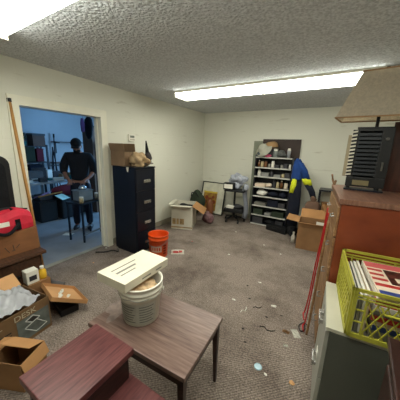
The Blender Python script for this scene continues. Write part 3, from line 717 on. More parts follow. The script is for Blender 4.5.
on_shelf(6, 2.175, 'small white jar at the right end of the top shelf', 'jar', 'jar', WHITEP, (.022, .085), GR)
on_shelf(5, 1.565, 'white jar at the left end of the second shelf', 'jar', 'jar', WHITEP, (.034, .125), GR)
on_shelf(5, 1.70, 'wide light grey box on the second shelf', 'box', 'box', GBX, (.16, .14, .075), GR)
on_shelf(5, 1.83, 'dark grey jar in the middle of the second shelf', 'jar', 'jar', DG, (.032, .12), GR)
on_shelf(5, 1.95, 'low light grey box right of the middle of the second shelf', 'box', 'box', GBX, (.13, .12, .05), GR)
on_shelf(5, 2.06, 'cream jar on the right part of the second shelf', 'jar', 'jar', CJ, (.03, .09), GR)
on_shelf(5, 2.15, 'dark box at the right end of the second shelf', 'box', 'box', DG, (.09, .12, .10), GR)
on_shelf(4, 1.63, 'stack of cream papers at the left of the third shelf', 'papers', 'stack', CREAM, (.21, .17, 5), GR)
on_shelf(4, 1.80, 'cream cloth bundle in the middle of the third shelf', 'cloth', 'bag', CREAM, (.13, .16, .09), GR)
on_shelf(4, 1.90, 'dark tall jar right of the cream cloth on the third shelf', 'jar', 'jar', DG, (.03, .16), GR)
on_shelf(4, 1.975, 'tan jar on the right part of the third shelf', 'jar', 'jar', CJ, (.03, .15), GR)
on_shelf(4, 2.05, 'brown bottle second from the right on the third shelf', 'bottle', 'bottle', BROWNJ, (.03, .16), GR)
on_shelf(4, 2.14, 'cream jar at the right end of the third shelf', 'jar', 'jar', CREAM, (.036, .15), GR)
on_shelf(3, 1.67, 'crumpled white plastic bundle on the fourth shelf', 'bag', 'bag', PAPER, (.24, .18, .13), GR)
on_shelf(3, 1.90, 'dark navy folded cloth in the middle of the fourth shelf', 'cloth', 'bag', NAVY, (.22, .18, .12), GR)
on_shelf(3, 2.10, 'dark navy folded cloth at the right of the fourth shelf', 'cloth', 'bag', NAVY, (.17, .18, .13), GR)
on_shelf(2, 1.66, 'stack of grey papers at the left of the fifth shelf', 'papers', 'stack', GJ, (.24, .17, 4), GR)
on_shelf(2, 1.93, 'navy box in the middle of the fifth shelf', 'box', 'box', NAVY, (.20, .18, .14), GR)
on_shelf(2, 2.11, 'black box at the right of the fifth shelf', 'box', 'box', DG, (.13, .18, .10), GR)
on_shelf(1, 1.63, 'dark green box at the left of the sixth shelf', 'box', 'box', DKGREEN, (.20, .18, .12), GR)
on_shelf(1, 1.84, 'silver tin on the sixth shelf', 'tin', 'box', GBX, (.12, .14, .05), GR)
on_shelf(1, 2.05, 'dark green box at the right of the sixth shelf', 'box', 'box', DKGREEN, (.24, .18, .11), GR)
on_shelf(0, 1.64, 'black box at the left of the bottom shelf', 'box', 'box', DG, (.22, .18, .14), GR)
on_shelf(0, 1.90, 'black bag in the middle of the bottom shelf', 'bag', 'bag', BLACKC, (.22, .18, .13), GR)
on_shelf(0, 2.10, 'black box at the right of the bottom shelf', 'box', 'box', DG, (.15, .18, .12), GR)
# boards behind the bookcase
e = tag(MB().box((-.37, -.01, 0), (.40, .01, 1.84)).build('wooden_board', DKBROWN), 'dark brown board standing behind the bookcase', 'board'); e.location = (1.895, 5.085, 0)
e = tag(MB().box((-.10, -.008, 0), (.10, .008, 1.80)).build('grey_board', GREYB), 'narrow grey-green board behind the left edge of the bookcase', 'board'); e.location = (1.42, 5.105, 0)
# items on top of the bookcase
TZ = SZ[7]+.0085
e = thing('basket', 'tan rounded basket turned over on top of the bookcase pile', 'basket', (1.76, 4.93, TZ+.168), 0, ry=R(-8))
MB().lathe([(0, .15), (.07, .145), (.115, .115), (.135, .06), (.14, 0), (.132, 0), (.126, .055), (0, .12)], n=28).build('body', P('tan_basket', (166, 132, 92), rough=.85, bump=.4), e, smooth=True)
MB().lathe([(.14, .0), (.15, .005), (.15, .022), (.138, .026), (.14, 0)], n=28).build('rim', P('dark_rim', (70, 58, 48)), e, smooth=True)
e = tag(MB().box((-.14, -.085, 0), (.14, .085, .167), bev=.01).build('storage_box', DG), 'dark box under the tan box on top of the bookcase', 'box'); e.location = (1.71, 4.925, TZ)
e = thing('straw_hat', 'pale grey upturned hat on the left of the bookcase top', 'hat', (1.64, 4.79, TZ+.15), 0, rx=R(48), ry=R(-25))
e.scale = (1.0, 1.0, 1.0)
MB().lathe([(0, .10), (.07, .095), (.085, .06), (.09, .01), (.17, -.01), (.172, -.004), (.094, .018), (.092, .07), (.07, .105), (0, .11)], n=28).build('brim_and_crown', P('pale_straw', (176, 174, 160), rough=.8, bump=.3), e, smooth=True)
MB().lathe([(.0905, .012), (.0925, .012), (.0905, .035), (.0885, .035), (.0905, .012)], n=28).build('band', DG, e)
e = tag(MB().blob((0, 0, 0), (.10, .07, .05), seed=41, amp=.15, sub=3, flat=-.045).build('cloth', P('teal_grey_cloth', (78, 88, 92), rough=.9)), 'teal grey cloth at the left front of the bookcase top', 'cloth'); e.location = (1.57, 4.80, TZ+.046)
e = tag(MB().blob((0, 0, 0), (.07, .045, .032), seed=42, amp=.15, sub=3, flat=-.03).build('cloth', PINK), 'pink cloth on the front of the bookcase top', 'cloth'); e.location = (1.73, 4.775, TZ+.031)
e = thing('jar', 'clear jar with white lid standing on the bookcase top', 'jar', (1.87, 4.86, TZ))
MB().lathe([(0, 0), (.05, 0), (.052, .10), (.04, .13)], n=18).build('body', P('cloudy_glass', (130, 136, 132), rough=.2), e, smooth=True)
MB().lathe([(0, .17), (.043, .17), (.043, .13), (0, .13)], n=18).build('lid', PAPER, e)
e = tag(MB().blob((0, 0, 0), (.09, .07, .07), seed=43, amp=.25, sub=3, flat=-.065).build('cable_coil', P('coil_grey', (84, 86, 84), rough=.5, var=.3, vs=20)), 'grey coil of cable on the bookcase top beside the jar', 'cable'); e.location = (1.99, 4.87, TZ+.066)
e = thing('tumbler', 'tall white tumbler near the right end of the bookcase top', 'cup', (2.12, 4.90, TZ))
MB().lathe([(0, 0), (.03, 0), (.035, .14), (.033, .15)], n=18).build('body', P('pale_cup', (170, 172, 176), rough=.3), e, smooth=True)
MB().lathe([(0, .19), (.022, .19), (.034, .15), (0, .15)], n=18).build('lid', PAPER, e)

# ------------------------------------------------------------------ hi-vis jacket on the bookcase's right side
e = thing('work_jacket', 'blue and black work jacket with yellow bands hung on the bookcase side', 'jacket', (2.31, 4.70, 0))
def loft(mb, rings, n=12):
    R_ = []
    for c_, rx_, ry_ in rings:
        R_.append([mb._v((c_[0]+rx_*math.cos(2*PI*i/n)*(1+.06*math.sin(3*i)), c_[1]+ry_*math.sin(2*PI*i/n), c_[2]+.01*math.sin(2.3*i))) for i in range(n)])
    for A, B in zip(R_, R_[1:]):
        for i in range(n): mb.bm.faces.new((A[i], A[(i+1) % n], B[(i+1) % n], B[i]))
    mb.bm.faces.new(R_[0][::-1]); mb.bm.faces.new(R_[-1]); return mb
loft(MB(), [((.03, 0, 1.47), .03, .03), ((.03, 0, 1.42), .07, .05), ((.035, 0, 1.30), .095, .06), ((.035, 0, 1.12), .10, .06), ((.03, 0, 1.07), .095, .06)]).build('shoulder_section', BLUEC, e, smooth=True)
loft(MB(), [((.015, -.01, 1.09), .050, .066), ((.005, -.01, .96), .060, .066), ((-.015, -.01, .82), .045, .064)]).build('yellow_band', NEON, e, smooth=True)
loft(MB(), [((.045, .01, 1.08), .09, .06), ((.045, .01, .80), .11, .065), ((.05, 0, .45), .115, .07), ((.06, 0, .12), .10, .07)]).build('lower_section', NAVY, e, smooth=True)
sl = loft(MB(), [((.06, 0, 1.40), .06, .05), ((.14, 0, 1.27), .075, .05), ((.205, 0, 1.10), .075, .05)]).build('sleeve', BLUEC, e, smooth=True)
loft(MB(), [((.205, 0, 1.11), .082, .055), ((.25, 0, 1.0), .076, .053)]).build('sleeve_band', NEON, sl, smooth=True)
loft(MB(), [((.245, 0, 1.01), .074, .05), ((.33, 0, .88), .062, .045), ((.375, 0, .76), .05, .04)]).build('cuff_section', NAVY, sl, smooth=True)

# ------------------------------------------------------------------ right of the bookcase
e = thing('sack', 'brown bulging sack with a tied top on the dark crate right of the jacket', 'bag', (2.70, 4.56, .437))
PL = P('brown_sack_cloth', (104, 80, 66), rough=.95, bump=.5, bs=40)
MB().blob((0, 0, .15), (.13, .11, .16), seed=51, amp=.12, sub=3, flat=-.148).build('body', PL, e, smooth=True)
MB().blob((0, 0, .33), (.055, .05, .05), seed=53, amp=.2, sub=3).build('tied_top', PL, e, smooth=True)
MB().cyl((0, 0, .285), (0, 0, .30), .04, n=14).build('tie', P('tan_plush', (150, 120, 90), rough=.95), e)
e = tag(MB().box((-.12, -.12, 0), (.12, .12, .435), bev=.01).build('storage_crate', P('dark_crate', (36, 34, 34), rough=.6)), 'dark crate under the brown sack', 'crate'); e.location = (2.70, 4.56, 0)
# dark stand
e = thing('side_stand', 'dark open stand against the back wall right of the brown sack', 'stand', (2.93, 4.88, 0))
MB().box((-.17, -.17, .90), (.20, .17, .93), bev=.004).build('top', BLACKM, e)
MB().box((-.15, -.15, .45), (.18, .15, .47)).build('shelf', DARKW, e)
MB().box((-.15, -.15, .12), (.18, .15, .14)).build('shelf', DARKW, e)
for x in (-.155, .185):
    for y in (-.155, .155): MB().box((x-.012, y-.012, 0), (x+.012, y+.012, .90)).build('leg', BLACKM, e)
e = open_box('cardboard_box', 'small brown box on the middle shelf of the dark stand', 'box', (2.95, 4.88, .471), R(8), .24, .18, .2, {'f': (.05, 60)}, mat=CARD)
e = tag(MB().blob((0, 0, 0), (.13, .11, .13), seed=60, amp=.15, sub=3, flat=-.125).build('cloth_bundle', BLACKC), 'black cloth bundle on the bottom shelf of the dark stand', 'cloth'); e.location = (2.94, 4.87, .27)
e = open_box('cardboard_box', 'tan cardboard box on the floor between the dark stand and the dresser', 'box', (3.06, 4.53, 0), R(-4), .25, .22, .56, {'l': (.15, 25), 'b': (.12, 20)}, mat=CARD)
# brown box in front
e = open_box('cardboard_box', 'large open brown cardboard box on the floor right of the bookcase', 'box', (2.755, 4.17, 0), R(4), .39, .40, .46, {'l': (.20, 82), 'b': (.16, 25), 'r': (.16, 20), 'f': (.04, 80)}, mat=CARDD, inm=CARD)
e = tag(MB().box((-.07, .0, 0), (.07, .003, .05)).build('paper_scrap', PAPER), 'white label paper stuck up inside the brown box', 'paper'); e.location = (2.90, 4.06, .44)
# dark case on the floor in front of the bookcase
e = thing('tool_case', 'black flat tool case on the floor in front of the bookcase', 'case', (2.13, 4.62, 0), R(-14))
MB().box((-.22, -.10, 0), (.20, .10, .075), bev=.012).build('body', BLACKP, e)
MB().box((-.22, -.10, .077), (.20, .10, .105), bev=.012).build('lid', BLACKP, e)
MB().tube([(-.06, -.10, .07), (-.05, -.13, .07), (.04, -.13, .07), (.05, -.10, .07)], .007, n=6).build('handle', BLACKP, e)
e = thing('bottle', 'white bottle standing in front of the large brown box', 'bottle', (2.49, 4.20, 0))
MB().lathe([(0, 0), (.035, 0), (.037, .10), (.015, .15), (.014, .17)], n=16).build('body', WHITEP, e, smooth=True)
MB().lathe([(0, .195), (.017, .195), (.017, .165), (0, .165)], n=12).build('cap', PAPER, e)
e = tag(MB().blob((0, 0, 0), (.09, .12, .10), seed=66, amp=.2, sub=3, flat=-.095).build('cloth_bundle', BLACKC), 'black cloth heap on the floor left of the large brown box', 'cloth'); e.location = (2.42, 4.50, .097)

# ------------------------------------------------------------------ dresser, lamp, filing cabinet, crate
dv = Vector((-.073, .825, 0)).normalized(); da = math.atan2(dv.y, dv.x)-PI/2
e = thing('dresser', 'reddish-brown wooden dresser carrying the black lamp', 'dresser', (3.053, 1.785, 0), da)
WD, DD, HD = .83, .55, 1.30
MB().box((0.018, 0.01, .08), (DD, WD-.01, HD-.035)).box((.04, .03, 0), (DD-.02, WD-.03, .08)).build('body', REDW, e)
MB().box((0, 0, HD-.035), (DD+.02, WD, HD), bev=.004).build('top', TOPW, e)
for k in range(5):
    z0 = .10+k*.23; dr = MB().box((0.002, .03, z0), (.018, WD-.03, z0+.215), bev=.004).build('drawer', TANW, e)
    for y in (.2, .62): MB().tube([(0.0, y-.04, z0+.12), (-.022, y-.035, z0+.11), (-.022, y+.035, z0+.11), (0.0, y+.04, z0+.12)], .005, n=6).build('handle', SILVER, dr)
# lamp with black louvred base
e = thing('table_lamp', 'lamp with black louvred box base and wide beige shade', 'lamp', (3.212, 2.36, 1.3005), R(-3))
e.scale = (1.08, 1, 1.025)
MB().box((-.125, -.07, 0.0), (.125, .07, .014), bev=.003).build('foot_plate', BLACKM, e)
b = MB().box((-.12, -.055, .03), (.125, .07, .11), bev=.006)
for x in (-.10, .085):
    b.cyl((x, -.045, .014), (x, -.045, .034), .014, n=12).cyl((x, .05, .014), (x, .05, .034), .014, n=12)
b.box((-.095, -.05, .11), (-.08, .065, .49)).box((.055, -.055, .11), (.125, .065, .49), bev=.004).box((-.095, .045, .11), (.06, .065, .49)).box((-.095, -.055, .47), (.06, .065, .49)).box((-.10, -.055, .49), (.12, .065, .50), bev=.003)
b.build('base', BLACKP, e)
q = MB()
for k in range(11): q.box((-.082, -.052, .125+k*.031), (.055, -.035, .144+k*.031), m=None)
q.build('louvres', P('louvre_grey', (44, 48, 54), rough=.35), e)
MB().box((-.125, -.05, .11), (-.0955, .06, .48), bev=.003).build('side_column', BLACKP, e)
q = MB()
for k in range(13): q.hexa([(-.128, -.058, .118+k*.028), (-.094, -.058, .125+k*.028), (-.094, -.048, .125+k*.028), (-.128, -.048, .118+k*.028)], [(-.128, -.058, .131+k*.028), (-.094, -.058, .138+k*.028), (-.094, -.048, .138+k*.028), (-.128, -.048, .131+k*.028)])
q.build('ribbed_edge', P('rib_white', (210, 206, 190)), e)
MB().box((-.150, -.050, .11), (-.1255, .05, .44), bev=.004).build('edge_panel', P('aged_beige', (160, 148, 122), rough=.6), e)
MB().box((-.075, -.0575, .045), (.03, -.055, .085), bev=.001).build('nameplate', P('aged_plate', (130, 120, 90), rough=.4, metal=.3), e)
MB().cyl((.09, -.055, .41), (.09, -.07, .41), .012, n=14).box((.083, -.066, .17), (.095, -.055, .235), bev=.003).build('knob', P('bronze_grey', (90, 88, 84), rough=.35, metal=.5), e)
MB().cyl((.015, 0, .50), (.015, 0, .62), .011, n=12).build('pole', BLACKM, e)
# four-sided flared shade
zb, zt = .565, .90
bl = [(-.255, -.17), (.265, -.17), (.265, .17), (-.255, .17)]; tl = [(-.135, -.085), (.145, -.085), (.145, .085), (-.135, .085)]
sh = MB(T((.015, 0, 0), rz=R(-4))); A = [sh._v((x, y, zb)) for x, y in bl]; B = [sh._v((x, y, zt)) for x, y in tl]
fs = [sh.bm.faces.new((A[i], A[(i+1) % 4], B[(i+1) % 4], B[i])) for i in range(4)]
bmesh.ops.solidify(sh.bm, geom=fs, thickness=.004)
shade = sh.build('lamp_shade', FABSH, e)
for pts_, z in ((bl, zb), (tl, zt)):
    q = MB(T((.015, 0, 0), rz=R(-4)))
    for i in range(4):
        a_, c_ = pts_[i], pts_[(i+1) % 4]; q.tube([(a_[0], a_[1], z), (c_[0], c_[1], z)], .006, n=6)
    q.build('shade_trim', P('shade_trim_tan', (150, 118, 84), rough=.8), shade)
MB().cyl((.015, 0, .62), (.015, 0, .90), .004, n=8).cyl((.015, 0, .90), (.015, 0, .93), .012, n=12).tube([(-.12, 0, .89), (.15, 0, .89)], .003, n=6).build('finial', BLACKM, e)
# dark board on dresser
e = tag(MB().box((-.01, -.01, 0), (.34, .01, .56), bev=.002).build('wooden_board', wood('dark_reddish_board', (48, 24, 18), (84, 44, 32), scale=4, stretch=(8, 2, 1))), 'dark reddish board standing on the dresser behind the lamp base', 'board')
e.location = (3.362, 2.455, 1.3005); e.rotation_euler = (0, R(0), R(-4))
# grey filing cabinet (front toward -x)
ga = R(3)
e = file_cabinet('filing_cabinet', 'grey metal two-drawer filing cabinet under the yellow crate', (3.083, 1.225, 0), ga, .50, .62, .70, 2, GREYM, DRAWM, BEIGEM, hl=.10)
e.rotation_euler = (0, 0, PI+ga); e.location = (3.056, 1.745, 0)
for ch in e.children:
    pass
# yellow milk crate
e = thing('milk_crate', 'yellow plastic milk crate of magazines on the grey filing cabinet', 'crate', (3.170, 1.247, .7005), R(5))
CW, CL, CH, ct = .34, .50, .27, .009
def side_lattice(mb, Lh, m_, diamonds):
    """panel in local x (0..Lh), z (0..CH)"""
    def bar(a, b, w_=.006, d=.006):
        v = Vector((b[0]-a[0], 0, b[1]-a[1])); an = math.atan2(v.z, v.x); ln = v.length
        mb.box((0, -d, -w_/2), (ln, 0, w_/2), m=m_ @ T((a[0], 0, a[1]), ry=-an))
    for z, w_ in ((CH-.008, .016), (CH-.035, .008), (CH-.052, .006), (.012, .024)): bar((0, z), (Lh, z), w_, ct)
    for x in (.008, Lh-.008): bar((x, 0), (x, CH), .016, ct)
    for x in (.055, Lh-.055): bar((x, 0), (x, CH-.03), .008, .008)
    for z in (.09, .155): 
        bar((.008, z), (.055, z), .007); bar((Lh-.055, z), (Lh-.008, z), .007)
    x0, x1, z0, z1 = .055, Lh-.055, .024, CH-.055
    n_ = diamonds; st = (x1-x0)/n_
    hgt = z1-z0
    for k in range(-4, n_+1):
        for sgn in (1, -1):
            # line from (xs,z0) with slope covering height over 2.4*st
            xs = x0+k*st; xe = xs+2.4*st; a = [xs, z0]; b_ = [xe, z1]
            if xs < x0: f = (x0-xs)/(xe-xs); a = [x0, z0+f*hgt]
            if xe > x1: f = (x1-xs)/(xe-xs); b_ = [x1, z0+f*hgt]
            if b_[0]-a[0] < .004: continue
            if sgn < 0: a[1], b_[1] = z1-(a[1]-z0), z1-(b_[1]-z0)
            bar(a, b_, .005, .005)
q = MB(); side_lattice(q, CW, T((0, 0, 0)), 6); side_lattice(q, CW, T((CW, CL, 0), rz=PI), 6)
side_lattice(q, CL, T((0, CL, 0), rz=-PI/2), 9); side_lattice(q, CL, T((CW, 0, 0), rz=PI/2), 9)
for k in range(8): q.box((.005, .01+k*.062, 0), (CW-.005, .022+k*.062, .006))
for k in range(6): q.box((.01+k*.06, .005, 0.001), (.02+k*.06, CL-.005, .007))
q.build('body', YELLOWC, e)
q = MB().tube([(CW*.34, -.004, CH-.07), (CW*.38, -.010, CH-.10), (CW*.62, -.010, CH-.10), (CW*.66, -.004, CH-.07)], .006, n=6)
q.build('hand_grip', YELLOWC, e)
# magazines in the crate: stacked flat, a few on edge at left
mg = Vector((3.168, 1.243, .7085)); cR = T((3.170, 1.247, 0), rz=R(5))
def magazine(label, lx, ly, z, w_, l_, th, rz, cov, extra=None, tilt=0, rx=0):
    p_ = cR @ Vector((lx, ly, z)); e_ = thing('magazine', label, 'magazine', p_, R(5)+rz, 'magazines in the yellow crate', rx=rx, ry=tilt)
    MB().box((-w_/2+.001, -l_/2+.001, .0006), (w_/2-.001, l_/2-.001, th-.0006)).build('pages', PAPER, e_)
    MB().box((-w_/2, -l_/2, th-.0006), (w_/2, l_/2, th)).box((-w_/2, -l_/2, 0), (w_/2, l_/2, .0006)).box((-w_/2, -l_/2, 0), (w_/2, -l_/2+.0008, th)).build('cover', cov, e_)
    if extra:
        for nm, mt_, (a0, b0, a1, b1) in extra: MB().box((a0, b0, th), (a1, b1, th+.0008)).build(nm, mt_, e_)
    return e_
zz = .7485
magazine('grey catalogue under the pile in the yellow crate', .205, .24, .7085, .212, .42, .0395, 0, GJ)
cols = [('blue', BLUEP), ('cream', CREAM), ('red', REDP), ('grey', GJ), ('white', PAPER), ('red', REDP), ('cream', CREAM), ('blue', BLUEP)]
names = ['bottom', 'second from the bottom', 'third from the bottom', 'fourth from the bottom', 'fourth from the top', 'third from the top', 'second from the top']
for k in range(7):
    magazine('%s-covered magazine, %s of the flat pile in the yellow crate' % (cols[k][0], names[k]), .205+rnd.uniform(-.006, .006), -.0+.235+rnd.uniform(-.01, .01), zz+.0005, .212, .40, .0255, rnd.uniform(-.03, .03), cols[k][1]); zz += .0265
t_ = magazine('magazine with red, white and navy cover on top of the pile', .205, .225, zz+.0015, .212, .39, .012, R(2), CREAM, [
    ('cover_block', P('pink_cover', (206, 96, 96)), (-.10, .12, .10, .19)), ('cover_stripe', REDP, (-.10, .075, -.03, .10)), ('cover_stripe', REDP, (-.10, .02, -.035, .045)), ('cover_stripe', REDP, (-.10, -.035, -.03, -.01)), ('cover_stripe', REDP, (-.10, -.10, .03, -.07)),
    ('cover_photo', P('photo_dark', (96, 50, 42), rough=.4, rgb2=(36, 22, 22), vs=28), (-.022, -.06, .10, .11)),
    ('cover_band', BLUEP, (-.10, -.185, .10, -.145))])
MB().box((.01, -.03, .0128), (.045, .02, .0134)).box((.06, -.07, .0128), (.08, -.02, .0134)).build('cover_highlight', CREAM, t_)
for x in (.0, .04, .075): MB().box((x-.012, -.175, .0128), (x+.012, -.158, .0134)).build('cover_lettering', P('pink_print', (196, 70, 110)), t_)
for k, (mt_, nm) in enumerate(((PAPER, 'white'), (GJ, 'grey'), (PAPER, 'white'), (CREAM, 'cream'))):
    p_ = cR @ Vector((.022+k*.017, .235, .7085))
    e_ = thing('magazine', ['white magazine on edge nearest the left side of the yellow crate', 'grey magazine on edge, second from the left side of the crate', 'white magazine on edge, third from the left side of the crate', 'cream magazine on edge against the flat pile in the crate'][k], 'magazine', p_, R(5), 'magazines in the yellow crate')
    MB().box((-.005, -.20, 0), (.005, .20, .205+.006*k)).build('pages', PAPER, e_)
    MB().box((-.0062, -.20, 0), (-.005, .20, .206+.006*k)).box((.005, -.20, 0), (.0062, .20, .206+.006*k)).box((-.0062, -.2012, 0), (.0062, -.20, .206+.006*k)).build('cover', mt_, e_)

# dark cabinet at the right edge
e = thing('dark_cabinet', 'dark wooden cabinet at the lower right edge of the photo', 'cabinet', (3.275, .70, 0), R(-4))
MB().box((0, 0, .06), (.6, .34, .86)).box((.03, .03, 0), (.57, .31, .06)).build('body', DARKW, e)
MB().box((-.02, -.02, .875), (.62, .355, .90), bev=.006).box((-.01, -.01, .86), (.61, .348, .875), bev=.004).build('top', DARKW, e)
MB().box((-.012, .04, .10), (0, .30, .82), bev=.006).build('side_molding', DARKW, e)

# ------------------------------------------------------------------ cords and straps hanging on the dresser front
def cord(name, label, pts, r_, mat):
    P_ = [Vector(p) for p in pts]; out = []
    for i in range(len(P_)-1):
        p0 = P_[max(i-1, 0)]; p1 = P_[i]; p2 = P_[i+1]; p3 = P_[min(i+2, len(P_)-1)]
        for k in range(6):
            t = k/6
            out.append(.5*((2*p1)+(-p0+p2)*t+(2*p0-5*p1+4*p2-p3)*t*t+(-p0+3*p1-3*p2+p3)*t**3))
    out.append(P_[-1])
    return tag(MB().tube(out, r_, n=6).build(name, mat, smooth=True), label, 'cord')
cord('extension_cord', 'red cord hanging down the dresser front nearest the camera', [(2.998, 2.10, 1.12), (2.99, 2.11, .95), (2.975, 2.12, .6), (2.965, 2.13, .3), (2.955, 2.12, .05), (2.94, 2.09, .010), (2.955, 2.02, .010)], .006, REDCORD)
cord('extension_cord', 'red cord hanging behind the other down the dresser front', [(2.985, 2.30, 1.12), (2.975, 2.31, .85), (2.955, 2.33, .5), (2.945, 2.34, .2), (2.93, 2.32, .015), (2.92, 2.27, .010), (2.94, 2.18, .010)], .006, REDCORD)
cord('strap', 'tan strap hanging down the dresser front beside the red cords', [(3.01, 1.92, 1.1), (3.0, 1.92, .8), (2.995, 1.93, .4), (2.985, 1.93, .06)], .010, TANW)
cord('strap', 'black cord coiled on the carpet at the foot of the dresser', [(2.99, 2.10, .008), (2.95, 2.14, .008), (2.91, 2.08, .008), (2.93, 2.01, .008), (2.96, 2.04, .012), (2.95, 2.12, .014)], .005, BLACKP)
e = tag(MB().tube([(0, 0, 0), (-.02, .03, .05), (-.03, .01, .10)], .010, n=6).tube([(0, 0, 0), (.01, .02, .04)], .012, n=6).build('coat_hook', TANW), 'pale hook sticking up at the far corner of the dresser top', 'hook'); e.location = (3.0, 2.56, 1.30)

# ------------------------------------------------------------------ litter on the carpet
def scrap(name, label, cat, x, y, s_, mat, seed, flat=.25, shape='blob', rz=0):
    if shape == 'blob': o_ = MB().blob((0, 0, s_*flat), (s_, s_*.7, s_*flat), seed=seed, amp=.3, sub=2).build(name, mat)
    elif shape == 'disc': o_ = MB().lathe([(0, 0), (s_, 0), (s_, .003), (s_*.9, .008), (s_*.85, .003), (0, .003)], n=24).build(name, mat, smooth=False)
    elif shape == 'sheet': o_ = MB().sheet(4, 3, lambda a, b: (-s_+2*s_*a, -s_*.6+1.2*s_*b, .002+.006*math.sin(4*a+3*b)**2), th=.0008).build(name, mat)
    elif shape == 'curl': o_ = MB().tube([(-s_, -s_*.3, .004), (-s_*.4, s_*.2, .004), (s_*.2, -s_*.1, .005), (s_*.7, s_*.3, .004), (s_, s_*.8, .004)], .004, n=6).build(name, mat)
    o_.location = (x, y, 0.0005); o_.rotation_euler = (0, 0, rz)
    return tag(o_, label, cat)
LB = P('light_blue_plastic', (176, 204, 216), rough=.3)
DKS = P('dark_scrap', (44, 38, 34), rough=.8)
scrap('plastic_disc', 'round pale blue disc on the carpet right of the walnut table', 'disc', 2.711, 1.455, .030, LB, 1, shape='disc')
scrap('paper_scrap', 'small white scrap just right of the pale blue disc', 'paper', 2.775, 1.425, .014, PAPER, 2)
scrap('string', 'curly white string on the carpet beyond the walnut table corner', 'string', 2.40, 1.98, .05, PAPER, 3, shape='curl', rz=R(50))
scrap('paper_scrap', 'white scrap left of the curly string', 'paper', 2.247, 2.084, .020, PAPER, 4)
scrap('paper_scrap', 'folded white leaflet on the carpet at the foot of the dresser', 'paper', 2.90, 1.955, .050, PAPER, 5, shape='sheet', rz=R(-60))
scrap('paper_scrap', 'square white scrap between the leaflet and the grey cabinet', 'paper', 2.85, 1.77, .020, PAPER, 6, shape='sheet', rz=R(20))
scrap('paper_scrap', 'brown scrap beside the folded leaflet', 'paper', 2.82, 1.93, .03, CARDD, 7, shape='sheet')
scrap('paper_scrap', 'white scrap on the carpet in the middle of the room', 'paper', 2.387, 2.569, .018, PAPER, 8)
scrap('paper_scrap', 'white scrap with a dark end right of the middle of the carpet', 'paper', 2.64, 2.22, .024, PAPER, 9)
scrap('twig', 'thin dark twig on the carpet right of the middle', 'twig', 2.50, 2.10, .04, DKS, 10, shape='curl', rz=R(10))
scrap('twig', 'dark curl of wire on the carpet in front of the leaflet', 'wire', 2.66, 1.86, .06, DKS, 11, shape='curl', rz=R(-20))
scrap('paper_scrap', 'tiny pale scrap far out on the carpet left of the bookcase', 'paper', 1.75, 3.05, .016, PAPER, 12)
scrap('paper_scrap', 'tiny pale scrap on the carpet in front of the black cart', 'paper', 1.45, 4.05, .016, PAPER, 13)
scrap('paper_scrap', 'tiny pale scrap on the carpet in front of the bookcase', 'paper', 2.10, 3.75, .014, PAPER, 14)
scrap('paper_scrap', 'reddish scrap on the carpet right of the orange bucket', 'paper', 1.0, 3.15, .014, REDP, 15)
scrap('paper_scrap', 'pale scrap on the carpet near the bottom edge by the grey cabinet', 'paper', 2.95, 1.46, .022, CARDIN, 16)
scrap('paper_scrap', 'tiny white scrap in line with the large brown box', 'paper', 2.42, 3.55, .013, PAPER, 17)
scrap('leaf', 'small dark crumb left of the thin twig', 'crumb', 2.38, 2.20, .013, DKS, 18)
scrap('paper_scrap', 'tan crumb near the pole end of the doorway threshold', 'paper', .30, 1.72, .016, CARDIN, 19)
for k, (x, y, lb) in enumerate(((2.62, 2.02, 'dark crumb of dirt beside the thin twig'), (2.74, 2.12, 'dark crumb of dirt beyond the folded leaflet'), (2.55, 1.62, 'dark crumb of dirt left of the pale blue disc'), (2.48, 1.75, 'dark crumb of dirt near the walnut table leg'), (2.28, 2.42, 'dark crumb of dirt in the middle of the carpet'))):
    scrap('dirt_crumb', lb, 'dirt', x, y, .012, DKS, 30+k)
cord('cable', 'dark cable lying on the floor at the right foot of the doorway', [(.05, 1.93, .01), (.16, 2.02, .01), (.20, 2.12, .01), (.30, 2.14, .01), (.22, 2.20, .01)], .008, BLACKP)
scrap('paper_scrap', 'small white scrap at the foot of the door frame', 'paper', .045, 2.12, .02, PAPER, 21)

# ------------------------------------------------------------------ the next room
# dark shelving with plants against the far wall
e = thing('storage_rack', 'dark storage rack against the far wall of the next room', 'rack', (-3.78, 2.75, 0))
for y in (-.46, .40):
    for x in (-.15, .15): MB().box((x-.02, y-.02, 0), (x+.02, y+.02, 1.55)).build('post', BLACKM, e)
for z in (.2, .65, 1.1, 1.5): MB().box((-.17, -.47, z-.012), (.17, .40, z+.012)).build('shelf', BLACKM, e)
for k, (y, z, s_, mt_, nm) in enumerate(((2.48, 1.12, (.11, .13, .30), DG, 'dark bin left on the upper shelf of the far storage rack'), (2.76, 1.12, (.11, .12, .34), DKGREEN, 'dark green bin in the middle of the far storage rack'), (3.0, 1.12, (.11, .08, .30), MAROON, 'maroon box at the right of the far storage rack upper shelf'),
        (2.52, .67, (.11, .15, .30), DG, 'black bin left on the lower shelf of the far storage rack'), (2.87, .67, (.11, .15, .34), NAVY, 'navy bin right on the lower shelf of the far storage rack'))):
    e = thing('storage_bin', nm, 'bin', (-3.78, y, z)); MB().box((-s_[0], -s_[1], 0), (s_[0], s_[1], s_[2]), bev=.01).build('body', mt_, e)
    MB().box((-s_[0]-.008, -s_[1]-.008, s_[2]), (s_[0]+.008, s_[1]+.008, s_[2]+.03), bev=.006).build('lid', mt_, e)
e = thing('cardboard_box', 'brown box on top of the far storage rack', 'box', (-3.78, 2.99, 1.513)); MB().box((-.15, -.14, 0), (.15, .14, .26)).build('body', P('brown_far', (92, 62, 48)), e); MB().box((-.16, -.15, .26), (.16, .15, .31)).build('lid', DG, e)
